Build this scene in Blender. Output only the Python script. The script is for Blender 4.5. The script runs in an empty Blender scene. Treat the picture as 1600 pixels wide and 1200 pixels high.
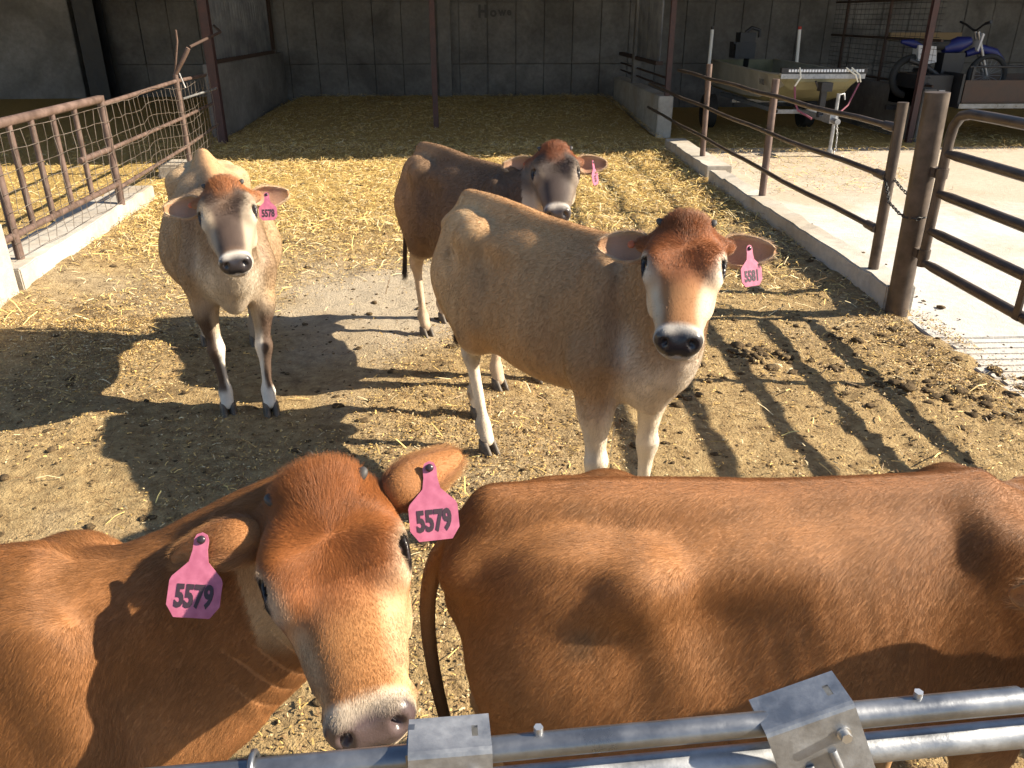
import bpy, bmesh, math, random, time
import numpy as np
from mathutils import Matrix, Vector
T0 = time.time()
sc = bpy.context.scene
# ------------------------------------------------------------ camera, sky, sun, exposure
CAMH = 1.85; FPX = 1250.; PITCH = math.atan(575 / FPX); YAW = math.radians(2.12)
cam_d = bpy.data.cameras.new('camera'); cam = bpy.data.objects.new('camera', cam_d); sc.collection.objects.link(cam)
cam.location = (0, 0, CAMH); cam.rotation_euler = (math.pi / 2 - PITCH, 0, -YAW)
cam_d.sensor_fit = 'HORIZONTAL'; cam_d.sensor_width = 36; cam_d.lens = 36 * FPX / 1600; cam_d.clip_start = .05; cam_d.clip_end = 3000
sc.camera = cam
SUN_EL = math.radians(32.); SUN_AZ = math.radians(5.)        # sun from the right (+X), a little from the camera's side (-Y)
sun_dir = Vector((math.cos(SUN_EL) * math.cos(SUN_AZ), -math.cos(SUN_EL) * math.sin(SUN_AZ), math.sin(SUN_EL)))
w = bpy.data.worlds.new('World'); sc.world = w; w.use_nodes = True
nt = w.node_tree; sky = nt.nodes.new('ShaderNodeTexSky'); sky.sky_type = 'NISHITA'; sky.sun_disc = False
sky.sun_elevation = SUN_EL; sky.sun_rotation = math.atan2(sun_dir.x, sun_dir.y); sky.air_density = 1.0; sky.dust_density = .6
bg = nt.nodes['Background']; bg.inputs['Strength'].default_value = .068; nt.links.new(sky.outputs['Color'], bg.inputs['Color'])
sun_d = bpy.data.lights.new('sun', 'SUN'); sun_d.energy = 5.0; sun_d.angle = math.radians(.53); sun_d.color = (1, .885, .70)
sun = bpy.data.objects.new('sun', sun_d); sc.collection.objects.link(sun); sun.rotation_euler = sun_dir.to_track_quat('Z', 'Y').to_euler()
sc.view_settings.view_transform = 'Standard'; sc.view_settings.look = 'None'; sc.view_settings.exposure = 1.45; sc.view_settings.gamma = 1
sc.cycles.use_denoising = True; sc.cycles.max_bounces = 6; sc.cycles.diffuse_bounces = 3; sc.cycles.transparent_max_bounces = 6
sc.cycles_curves.shape = 'RIBBONS' if hasattr(sc, 'cycles_curves') else None

# ------------------------------------------------------------ materials
MAT = {}
def mat(name, base=(.5, .5, .5), rough=.6, metal=0., spec=.5):
    m = bpy.data.materials.new(name); m.use_nodes = True; b = m.node_tree.nodes['Principled BSDF']
    b.inputs['Base Color'].default_value = (*base, 1); b.inputs['Roughness'].default_value = rough; b.inputs['Metallic'].default_value = metal
    b.inputs['Specular IOR Level'].default_value = spec; MAT[name] = m; return m, m.node_tree, b
def node(nt, typ, **kw):
    n = nt.nodes.new(typ)
    for k, v in kw.items():
        if k in ('op', 'operation'): n.operation = v
        elif hasattr(n, k) and k not in n.inputs: setattr(n, k, v)
        else: n.inputs[k].default_value = v
    return n
def link(nt, a, b): nt.links.new(a, b)
def noise(nt, scale, detail=4, rough=.55, coord=None, dist=0.):
    n = nt.nodes.new('ShaderNodeTexNoise'); n.inputs['Scale'].default_value = scale; n.inputs['Detail'].default_value = detail; n.inputs['Roughness'].default_value = rough; n.inputs['Distortion'].default_value = dist
    if coord is not None: nt.links.new(coord, n.inputs['Vector'])
    return n
def ramp(nt, fac, stops):
    r = nt.nodes.new('ShaderNodeValToRGB'); e = r.color_ramp.elements
    while len(e) > len(stops): e.remove(e[-1])
    while len(e) < len(stops): e.new(.5)
    for el, (p, c) in zip(e, stops): el.position = p; el.color = (*c, 1) if len(c) == 3 else c
    nt.links.new(fac, r.inputs['Fac']); return r
def mixc(nt, fac, a, b, mode='MIX'):
    m = nt.nodes.new('ShaderNodeMix'); m.data_type = 'RGBA'; m.blend_type = mode
    for s, v in ((m.inputs['Factor'], fac), (m.inputs['A'], a), (m.inputs['B'], b)):
        if hasattr(v, 'is_output'): nt.links.new(v, s)
        else: s.default_value = v if not isinstance(v, tuple) else ((*v, 1) if len(v) == 3 else v)
    return m.outputs['Result']
def bump(nt, b, h, strength=.3, dist=.01):
    n = nt.nodes.new('ShaderNodeBump'); n.inputs['Strength'].default_value = strength; n.inputs['Distance'].default_value = dist
    nt.links.new(h, n.inputs['Height']); nt.links.new(n.outputs['Normal'], b.inputs['Normal']); return n

m, t, b = mat('hide', rough=.75); a = t.nodes.new('ShaderNodeAttribute'); a.attribute_name = 'col'
g = node(t, 'ShaderNodeBrightContrast'); link(t, a.outputs['Color'], b.inputs['Base Color'])
tc = t.nodes.new('ShaderNodeTexCoord'); n = noise(t, 220, 3, coord=tc.outputs['Object']); bump(t, b, n.outputs['Fac'], .25, .002)
wa = t.nodes.new('ShaderNodeAttribute'); wa.attribute_name = 'wet'; mr = node(t, 'ShaderNodeMapRange'); link(t, wa.outputs['Fac'], mr.inputs['Value']); mr.inputs['To Min'].default_value = .75; mr.inputs['To Max'].default_value = .28; link(t, mr.outputs['Result'], b.inputs['Roughness'])
m, t, b = mat('fur', rough=.42, spec=.32); a = t.nodes.new('ShaderNodeAttribute'); a.attribute_name = 'col'; link(t, a.outputs['Color'], b.inputs['Base Color'])
mat('eye', (.010, .006, .004), .06, 0, .6)
mat('horn', (.05, .045, .042), .6)
m, t, b = mat('hoof', (.05, .04, .032), .55); tc = t.nodes.new('ShaderNodeTexCoord'); n = noise(t, 40, 4, coord=tc.outputs['Object']); r = ramp(t, n.outputs['Fac'], [(.3, (.035, .028, .022)), (.7, (.14, .11, .08))]); link(t, r.outputs['Color'], b.inputs['Base Color'])
m, t, b = mat('tag', (.62, .10, .30), .42); b.inputs['Subsurface Weight'].default_value = .0
tc = t.nodes.new('ShaderNodeTexCoord'); n = noise(t, 60, 4, coord=tc.outputs['Object']); r = ramp(t, n.outputs['Fac'], [(.35, (.36, .095, .16)), (.65, (.46, .14, .22))]); link(t, r.outputs['Color'], b.inputs['Base Color'])
mat('ink', (.035, .018, .028), .6)
mat('stud', (.03, .02, .025), .3)
mat('button', (.42, .10, .03), .45)
# ---------------------------------------------------------------- cattle
V3 = lambda *a: np.array(a, float)
def nrm(v):
    v = np.asarray(v, float); return v / np.linalg.norm(v)

class Field:
    """signed-distance field on a rectilinear grid, blended with smooth unions"""
    def __init__(s, xs, ys, zs):
        s.g = [np.asarray(a, np.float32) for a in (xs, ys, zs)]
        s.D = np.full([len(a) for a in s.g], 1.0, np.float32)
    def sub(s, lo, hi):
        sl = []
        for a, l, h in zip(s.g, lo, hi):
            i0 = max(0, np.searchsorted(a, l) - 1); i1 = min(len(a), np.searchsorted(a, h) + 1)
            if i1 - i0 < 2: return None
            sl.append(slice(i0, i1))
        return tuple(sl)
    def pts(s, sl):
        return (s.g[0][sl[0]][:, None, None], s.g[1][sl[1]][None, :, None], s.g[2][sl[2]][None, None, :])
    def mix(s, sl, d, k, cut=False):
        a = s.D[sl]
        if cut:
            d = -d; h = np.maximum(k - np.abs(a - d), 0) / k
            s.D[sl] = np.maximum(a, d) + h * h * k * .25
        else:
            h = np.maximum(k - np.abs(a - d), 0) / k
            s.D[sl] = np.minimum(a, d) - h * h * k * .25
    def cone(s, p, q, r1, r2, k=.04, sc=(1, 1, 1), cut=False):
        p = np.asarray(p, float); q = np.asarray(q, float); sc = np.asarray(sc, float)
        R = max(r1, r2) / min(sc) + k + .05
        sl = s.sub(np.minimum(p, q) - R, np.maximum(p, q) + R)
        if sl is None: return
        X, Y, Z = s.pts(sl); v = (q - p) * sc; L2 = float(v @ v) + 1e-9
        a = (X - p[0]) * sc[0]; b = (Y - p[1]) * sc[1]; c = (Z - p[2]) * sc[2]
        t = np.clip((a * v[0] + b * v[1] + c * v[2]) / L2, 0, 1)
        d = np.sqrt((a - t * v[0]) ** 2 + (b - t * v[1]) ** 2 + (c - t * v[2]) ** 2) - (r1 + (r2 - r1) * t)
        s.mix(sl, (d / max(sc)).astype(np.float32), k, cut)
    def ell(s, c, r, M=None, k=.04, cut=False):
        """ellipsoid, M rows = its axes"""
        c = np.asarray(c, float); r = np.asarray(r, float); M = np.eye(3) if M is None else np.asarray(M, float)
        R = max(r) + k + .03
        sl = s.sub(c - R, c + R)
        if sl is None: return
        X, Y, Z = s.pts(sl); X = X - c[0]; Y = Y - c[1]; Z = Z - c[2]
        k0 = 0; k1 = 0
        for i in range(3):
            q = X * M[i, 0] + Y * M[i, 1] + Z * M[i, 2]
            k0 = k0 + (q / r[i]) ** 2; k1 = k1 + (q / r[i] ** 2) ** 2
        k0 = np.sqrt(k0); k1 = np.sqrt(k1) + 1e-6
        s.mix(sl, (k0 * (k0 - 1) / k1).astype(np.float32), k, cut)
    def loft(s, o, M, tab, k=.04, n=2.2, egg=0.):
        """sections along axis M[0]: (t, half width, top, bottom, egg) ; M[1] = side, M[2] = up"""
        tab = np.array(tab, float); t0, t1 = tab[0, 0], tab[-1, 0]
        tt = np.linspace(t0, t1, 120)
        def cr(y):            # Catmull-Rom style smooth interpolation
            x = tab[:, 0]; m = np.gradient(y, x); i = np.clip(np.searchsorted(x, tt) - 1, 0, len(x) - 2)
            h = x[i + 1] - x[i]; u = (tt - x[i]) / h
            return (y[i] * (2*u**3 - 3*u**2 + 1) + h * m[i] * (u**3 - 2*u**2 + u) + y[i+1] * (-2*u**3 + 3*u**2) + h * m[i+1] * (u**3 - u**2))
        W, T, B = cr(tab[:, 1]), cr(tab[:, 2]), cr(tab[:, 3]); Eg = cr(tab[:, 4]) if tab.shape[1] > 4 else np.full(120, egg)
        cor = []
        R = max(W.max(), np.abs(T).max(), np.abs(B).max())
        o = np.asarray(o, float)
        ext = np.array([o + M[0] * a + M[1] * b + M[2] * c for a in (t0, t1) for b in (-W.max(), W.max()) for c in (B.min(), T.max())])
        sl = s.sub(ext.min(0) - k - .05, ext.max(0) + k + .05)
        X, Y, Z = s.pts(sl); X = X - o[0]; Y = Y - o[1]; Z = Z - o[2]
        t = X * M[0][0] + Y * M[0][1] + Z * M[0][2]
        l = X * M[1][0] + Y * M[1][1] + Z * M[1][2]
        u = X * M[2][0] + Y * M[2][1] + Z * M[2][2]
        tc = np.clip(t, t0, t1)
        w = np.interp(tc, tt, W); tp = np.interp(tc, tt, T); bt = np.interp(tc, tt, B); eg = np.interp(tc, tt, Eg)
        zm = (tp + bt) / 2; h = (tp - bt) / 2
        v = (u - zm) / h
        w = w * (1 - eg * np.clip(v, -1.2, 1.2))
        rho = (np.abs(l / w) ** n + np.abs(v) ** n) ** (1 / n)
        d = (rho - 1) * np.minimum(w, h) * np.where(rho > 1, 1.0, 1.0)
        dt = np.abs(t - tc)
        d = np.where(dt > 0, np.sqrt(np.maximum(d, 0) ** 2 + dt ** 2) + np.minimum(d, 0) * (dt <= 0), d)
        s.mix(sl, d.astype(np.float32), k)
    def mesh(s, smooth=3):
        D = s.D; S = D < 0
        c = np.zeros([n - 1 for n in D.shape], np.uint8)
        for i in (0, 1):
            for j in (0, 1):
                for k in (0, 1):
                    c += S[i:i + c.shape[0], j:j + c.shape[1], k:k + c.shape[2]]
        act = (c > 0) & (c < 8)
        idx = np.full(c.shape, -1, np.int32); I, J, K = np.nonzero(act); n = len(I); idx[I, J, K] = np.arange(n)
        P = np.zeros((n, 3)); cnt = np.zeros(n)
        gx, gy, gz = s.g
        for ax in range(3):
            for a in (0, 1):
                for b in (0, 1):
                    o0 = [0, 0, 0]; oth = [q for q in range(3) if q != ax]; o0[oth[0]] = a; o0[oth[1]] = b
                    o1 = list(o0); o1[ax] = 1
                    d0 = D[I + o0[0], J + o0[1], K + o0[2]]; d1 = D[I + o1[0], J + o1[1], K + o1[2]]
                    m = (d0 < 0) != (d1 < 0); f = d0 / np.where(m, d0 - d1, 1)
                    p0 = np.stack([gx[I + o0[0]], gy[J + o0[1]], gz[K + o0[2]]], 1); p1 = np.stack([gx[I + o1[0]], gy[J + o1[1]], gz[K + o1[2]]], 1)
                    P += np.where(m[:, None], p0 + (p1 - p0) * f[:, None], 0); cnt += m
        P /= np.maximum(cnt, 1)[:, None]
        Q = []
        for ax in range(3):
            A = S.take(range(0, S.shape[ax] - 1), ax); B = S.take(range(1, S.shape[ax]), ax)
            e = np.argwhere(A != B); o = [q for q in range(3) if q != ax]
            ok = (e[:, o[0]] > 0) & (e[:, o[1]] > 0) & (e[:, o[0]] < c.shape[o[0]]) & (e[:, o[1]] < c.shape[o[1]])
            e = e[ok]; inside = A[tuple(e.T)]
            def cell(da, db):
                q = e.copy(); q[:, o[0]] -= da; q[:, o[1]] -= db; return idx[tuple(q.T)]
            quad = np.stack([cell(1, 1), cell(0, 1), cell(0, 0), cell(1, 0)], 1)
            flip = inside if ax != 1 else ~inside
            quad[~flip] = quad[~flip][:, ::-1]
            Q.append(quad[(quad >= 0).all(1)])
        Q = np.concatenate(Q)
        E2 = np.concatenate([Q[:, [0, 1]], Q[:, [1, 2]], Q[:, [2, 3]], Q[:, [3, 0]]])
        deg = np.bincount(E2.ravel(), minlength=n).astype(float)
        for _ in range(smooth):
            N = np.zeros((n, 3))
            for q in range(3):
                N[:, q] = np.bincount(E2[:, 0], P[E2[:, 1], q], n) + np.bincount(E2[:, 1], P[E2[:, 0], q], n)
            P = P * .4 + .6 * N / np.maximum(deg, 1)[:, None]
        return P, Q

def vnormals(P, Q):
    a = P[Q[:, 2]] - P[Q[:, 0]]; b = P[Q[:, 3]] - P[Q[:, 1]]; fn = np.cross(a, b)
    N = np.zeros_like(P)
    for q in range(3):
        for v in range(4): N[:, q] += np.bincount(Q[:, v], fn[:, q], len(P))
    return N / (np.linalg.norm(N, axis=1)[:, None] + 1e-12)

def vnoise(P, f, seed=0):
    """cheap smooth 3-D value noise in -1..1"""
    r = np.random.RandomState(seed); T = r.rand(32, 32, 32) * 2 - 1
    q = P * f + 100; i = np.floor(q).astype(int); u = q - i; u = u * u * (3 - 2 * u); o = 0
    for a in (0, 1):
        for b in (0, 1):
            for c in (0, 1):
                w = (u[:, 0] if a else 1 - u[:, 0]) * (u[:, 1] if b else 1 - u[:, 1]) * (u[:, 2] if c else 1 - u[:, 2])
                o = o + w * T[(i[:, 0] + a) % 32, (i[:, 1] + b) % 32, (i[:, 2] + c) % 32]
    return o

def sstep(a, b, x):
    t = np.clip((x - a) / (b - a), 0, 1); return t * t * (3 - 2 * t)

def grid1(lo, hi, fine, coarse, flo, fhi, ramp=1.12):
    """coordinates fine between flo and fhi, growing to coarse outside"""
    a = list(np.arange(flo, fhi + fine, fine)); d = fine; x = a[-1]
    while x < hi: d = min(coarse, d * ramp); x += d; a.append(x)
    d = fine; x = a[0]; b = []
    while x > lo: d = min(coarse, d * ramp); x -= d; b.append(x)
    return np.array(b[::-1] + a)

def bez(p, n):
    t = np.linspace(0, 1, n)[:, None]; p = [np.asarray(q, float) for q in p]
    return (1-t)**3*p[0] + 3*(1-t)**2*t*p[1] + 3*(1-t)*t*t*p[2] + t**3*p[3]

EYE = dict(t=.165, l=.088, u=-.010)

def cow_field(c):
    """c: dict with head (poll, n, u in local frame), legs, res"""
    hp, hn, hu = c['poll'], nrm(c['n']), c['u']
    hu = nrm(hu - hn * (hu @ hn)); hl = np.cross(hu, hn)         # hl: the animal's left
    M = np.stack([hn, hl, hu]); c['M'] = M
    HW = c.get('hwid', 1.08); Hd = lambda t, l, u: hp + hn * t + hl * l * HW + hu * u
    fine, coarse = c.get('res', (.008, .013))
    pts = np.array([Hd(t, l, u) for t in (-.04, .5) for l in (-.12, .12) for u in (-.2, .08)])
    lo, hi = pts.min(0), pts.max(0)
    g = [grid1(a, b, fine, coarse, l, h) for a, b, l, h in zip((-.95, min(-.42, lo[1] - .05), -.03), (max(.85, hi[0] + .04), max(.42, hi[1] + .05), max(1.32, hi[2] + .05)), lo, hi)]
    F = Field(*g); I3 = np.eye(3)
    fat = c.get('fat', 1.0)
    # trunk : x, half width, spine, belly, egg
    F.loft((0, 0, 0), I3, [(-.76, .050, 1.13, .92, .2), (-.70, .104, 1.182, .80, .38), (-.60, .152, 1.200, .70, .46), (-.46, .188, 1.210, .65, .48),
                           (-.30, .212 * fat, 1.200, .65, .46), (-.12, .252 * fat, 1.182, .605, .30), (.08, .262 * fat, 1.176, .595, .28), (.26, .222 * fat, 1.180, .615, .34),
                           (.40, .172, 1.188, .65, .40), (.52, .135, 1.125, .68, .25), (.62, .095, 1.03, .72, .0), (.68, .05, .95, .78, 0)], k=.02, n=2.25)
    for s in (1, -1):
        F.ell((-.40, s * .172, 1.085), (.060, .030, .034), k=.08)                     # hook bone
        F.cone((-.40, s * .140, 1.085), (-.70, s * .068, 1.06), .028, .024, k=.09)
        F.ell((-.730, s * .074, 1.050), (.038, .028, .032), k=.05)                     # pin bone
        F.ell((-.57, s * .19, 1.11), (.10, .040, .035), k=.07, cut=True)                # hollow of the rump
        F.ell((-.22, s * .285, 1.03), (.095, .058, .085), k=.12, cut=True)            # hollow flank
        F.cone((-.36, s * .130, 1.075), (-.05, s * .12, 1.07), .020, .016, k=.09)
        F.cone((-.39, s * .160, 1.06), (-.26, s * .205, .74), .034, .040, k=.10)           # fold from hook to stifle
        # loin edge
        # thigh, gaskin, hock
        hx, hy = c['hind'][0 if s > 0 else 1]
        F.ell((-.535, s * .120, .90), (.160, .085, .25), k=.07)
        F.cone((-.50, s * .150, .84), (-.40 + .25 * hx, s * .195 + hy * .2, .66), .125, .098, k=.09, sc=(1, 1.35, 1))
        F.cone((-.60, s * .135, .86), (-.63 + .4 * hx, s * .14 + hy * .4, .62), .10, .06, k=.08, sc=(1, 1.35, 1))
        hock = V3(-.665 + hx * .75, s * .145 + hy * .75, .475); fet = V3(-.635 + hx, s * .145 + hy, .125)
        F.cone((-.46 + .35 * hx, s * .175 + hy * .3, .68), hock + V3(.025, 0, .02), .088, .040, k=.05, sc=(1, 1.3, 1))
        F.cone((-.64 + .4 * hx, s * .14 + hy * .4, .66), hock + V3(-.022, 0, .03), .040, .016, k=.04)
        F.ell(hock, (.046, .030, .058), k=.03)
        F.cone(hock, fet + V3(-.004, 0, .05), .034, .0265, k=.03, sc=(1, 1.15, 1))
        F.ell(fet, (.038, .034, .040), k=.03)
        F.cone(fet, fet + V3(.035, 0, -.065), .031, .036, k=.03)
        # shoulder and foreleg
        fx, fy = c['fore'][0 if s > 0 else 1]
        F.ell((.40, s * .122, .94), (.115, .058, .21), k=.07)
        F.cone((.50, s * .120, .86), (.40, s * .150, .76), .085, .085, k=.07, sc=(1, 1.25, 1))
        kn = V3(.43 + fx * .6, s * .135 + fy * .6, .365); ft = V3(.425 + fx, s * .135 + fy, .115)
        F.cone((.40, s * .145, .78), (.425 + fx * .3, s * .145 + fy * .3, .585), .092, .062, k=.06, sc=(1, 1.25, 1))
        F.cone((.425 + fx * .3, s * .15 + fy * .3, .60), kn + V3(-.004, 0, .05), .067, .040, k=.04, sc=(1, 1.12, 1))
        F.ell(kn, (.043, .041, .058), k=.03)
        F.cone(kn, ft + V3(0, 0, .045), .035, .0255, k=.03)
        F.ell(ft, (.037, .033, .038), k=.03)
        F.cone(ft, ft + V3(.03, 0, -.06), .030, .036, k=.03)
        F.ell((.255, s * .285, .86), (.030, .055, .19), k=.09, cut=True)                # groove behind the shoulder
        F.ell((.545, s * .175, .98), (.030, .035, .13), k=.09, cut=True)                # groove before the shoulder
        F.cone((.36, s * .09, 1.11), (.48, s * .145, .82), .026, .034, k=.08)            # edge of the shoulder blade
        for q in (1, -1):                                                                # dewclaws
            F.ell(ft + V3(-.034, q * .017, -.008), (.012, .010, .014), k=.012); F.ell(fet + V3(-.034, q * .017, -.008), (.012, .010, .014), k=.012)
        F.ell(kn + V3(.012, 0, .012), (.036, .036, .034), k=.02); F.ell(hock + V3(-.028, 0, .022), (.022, .020, .034), k=.025)
    F.cone((-.66, 0, 1.172), (.36, 0, 1.170), .022, .022, k=.06)                          # spine
    # belly, brisket, small udder
    F.ell((-.04, 0, .665), (.40, .19 * fat, .11), k=.10)
    F.ell((.51, 0, .745), (.125, .082, .135), k=.09)
    F.cone((.60, 0, .77), (.565, 0, .630), .048, .028, k=.07)
    F.ell((-.42, 0, .675), (.11, .080, .06), k=.06)
    # neck
    h0 = Hd(.045, 0, -.075); back = Hd(-.22, 0, -.09)
    C = bez([(.36, 0, .985), (.58, 0, 1.02), h0 * .45 + back * .55, h0], 9)
    R = np.array([.165, .142, .126, .116, .109, .102, .095, .089, .084])
    for i in range(8):
        d = nrm(C[i + 1] - C[i]); F.cone(C[i], C[i + 1], R[i], R[i + 1], k=.035, sc=(1, 1.22, 1) if abs(d[1]) < .5 else (1.15, 1.1, 1))
    th = Hd(.150, 0, -.150); C2 = bez([(.56, 0, .79), (.69, 0, .84), th * .55 + Hd(-.10, 0, -.26) * .45, th], 8)
    R2 = np.linspace(.085, .042, 8)
    for i in range(7): F.cone(C2[i], C2[i + 1], R2[i], R2[i + 1], k=.09)
    for i in range(7): F.cone(C[i + 1] * .5 + C2[i] * .5, C[i + 2 if i < 7 else 8] * .5 + C2[min(i + 1, 7)] * .5, (R[i + 1] + R2[i]) * .48, (R[i + 1] + R2[i]) * .46, k=.06, sc=(1, 1.2, 1))
    # head : t, half width, top, bottom
    F.loft(hp, M, [(a_, b_ * HW, c_, d_) for a_, b_, c_, d_ in [(-.035, .045, .000, -.075), (.0, .074, .026, -.105), (.05, .096, .034, -.135), (.10, .098, .036, -.150), (.165, .086, .026, -.160), (.225, .081, .014, -.156),
                   (.285, .073, .001, -.142), (.34, .064, -.006, -.128), (.385, .060, -.012, -.120), (.415, .060, -.022, -.114), (.440, .048, -.038, -.104), (.452, .03, -.055, -.092)]], k=.03, n=2.35)
    F.ell(Hd(.005, 0, .022), (.05, .055, .03), M, k=.05)                                # poll
    for s in (1, -1):
        e = Hd(EYE['t'], s * EYE['l'], EYE['u'])
        F.ell(Hd(.135, s * .072, .000), (.055, .030, .022), M, k=.06)                   # brow
        F.ell(Hd(.170, s * .077, -.022), (.052, .029, .036), M, k=.05)                  # orbit
        F.ell(Hd(.19, s * .070, -.110), (.080, .024, .048), M, k=.03)
        F.cone(Hd(.205, s * .075, -.045), Hd(.335, s * .057, -.052), .012, .007, k=.03)    # facial crest
        ed = nrm(hl * s * .72 + hn * .36 + hu * .60); e1 = nrm(hn - ed * (hn @ ed)); eM = np.stack([e1, ed, np.cross(e1, ed)])
        F.ell(e + ed * .012, (.0290, .021, .0195), eM, k=.006, cut=True)                # eye opening
        F.cone(Hd(.135, s * .082, .014), Hd(.188, s * .076, .012), .006, .005, k=.014) # upper lid
        F.cone(Hd(.150, s * .100, -.032), Hd(.192, s * .094, -.030), .005, .004, k=.012)
        # muzzle: nostril wing, nostril, lip
        F.ell(Hd(.421, s * .036, -.047), (.022, .022, .024), M, k=.025)
        nm = np.stack([nrm(hn * .8 + hl * s * .5 + hu * .1), nrm(np.cross(hu, hn * .8 + hl * s * .5)), hu])
        F.ell(Hd(.442, s * .037, -.046), (.022, .009, .013), nm, k=.010, cut=True)
        F.cone(Hd(.430, s * .020, -.092), Hd(.378, s * .056, -.096), .014, .014, k=.02)
        F.cone(Hd(.446, s * .004, -.089), Hd(.368, s * .066, -.100), .0045, .004, k=.012, cut=True)  # mouth line
        F.cone(Hd(.030, s * .06, -.045), Hd(.028, s * .120, -.050), .032, .022, k=.035)   # ear base
    F.ell(Hd(.402, 0, -.114), (.035, .038, .018), M, k=.03)                             # chin
    return F

def ear_mesh(base, ax, fr, L=.20, W=.062, fold=1.25, nu=18, nv=11):
    """cupped leaf: ax along the ear, fr = direction its hollow faces"""
    ax = nrm(ax); fr = nrm(fr - ax * (fr @ ax)); sd = np.cross(ax, fr)
    outer, inner = [], []
    for i in range(nu):
        s = i / (nu - 1)
        w = W * max(.42 * (1 - s), math.sqrt(max(0., 1 - ((s - .50) / .515) ** 2)) * (1.06 - .30 * s * s))
        w = max(w, .005); A = fold * (1.75 - 1.15 * s); cen = base + ax * (L * s) - fr * .012 * np.sin(np.pi * s)
        ro, ri = [], []
        for j in range(nv):
            a = (j / (nv - 1) - .5) * 2; ang = a * A; R = w / max(np.sin(min(A, 1.57)), .5)
            p = cen + sd * R * np.sin(ang) - fr * R * (np.cos(ang) - np.cos(A)) * .8
            th = .0055 * (1 - a * a * .75)
            ro.append(p - fr * th); ri.append(p + fr * th * .4)
        outer.append(ro); inner.append(ri)
    P = np.array(outer + inner).reshape(-1, 3); Q = []
    o = nu * nv
    for i in range(nu - 1):
        for j in range(nv - 1):
            a = i * nv + j; Q.append((a, a + 1, a + nv + 1, a + nv)); b = o + a; Q.append((b, b + nv, b + nv + 1, b + 1))
        for j in (0, nv - 1):
            a = i * nv + j; q = (a, a + nv, o + a + nv, o + a); Q.append(q if j == 0 else q[::-1])
    for j in range(nv - 1):
        a = (nu - 1) * nv + j; Q.append((a, a + 1, o + a + 1, o + a))
    inn = np.r_[np.zeros(o), np.ones(o)]; s = np.tile(np.repeat(np.linspace(0, 1, nu), nv), 2)
    edge = np.tile(np.abs(np.linspace(-1, 1, nv)), nu * 2)
    return P, np.array(Q), inn, s, edge

def tube_mesh(path, rad, n=10):
    path = np.asarray(path, float); P = []; Q = []
    t = np.gradient(path, axis=0); up = V3(0, 1, .1)
    for i, (p, r) in enumerate(zip(path, rad)):
        d = nrm(t[i]); a = nrm(np.cross(d, up)); b = np.cross(d, a)
        for k in range(n):
            g = 2 * np.pi * k / n; P.append(p + (a * np.cos(g) + b * np.sin(g)) * r)
    for i in range(len(path) - 1):
        for k in range(n):
            Q.append((i*n + k, i*n + (k+1) % n, (i+1)*n + (k+1) % n, (i+1)*n + k))
    return np.array(P), np.array(Q)[:, ::-1]

def mesh_np(name, P, Q, col=None, smooth=True):
    me = bpy.data.meshes.new(name); n = len(P); f = len(Q)
    me.vertices.add(n); me.vertices.foreach_set('co', np.asarray(P, np.float32).ravel())
    k = Q.shape[1]
    me.loops.add(f * k); me.loops.foreach_set('vertex_index', np.asarray(Q, np.int32).ravel())
    me.polygons.add(f); me.polygons.foreach_set('loop_start', np.arange(0, f * k, k, dtype=np.int32))
    me.polygons.foreach_set('use_smooth', np.full(f, smooth))
    if col is not None:
        a = me.attributes.new('col', 'FLOAT_COLOR', 'POINT'); a.data.foreach_set('color', np.c_[col, np.ones(n)].astype(np.float32).ravel())
    me.update(calc_edges=True); me.validate()
    return me
def lerp(a, b, w):
    return a + (np.asarray(b) - a) * np.asarray(w)[:, None]

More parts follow.
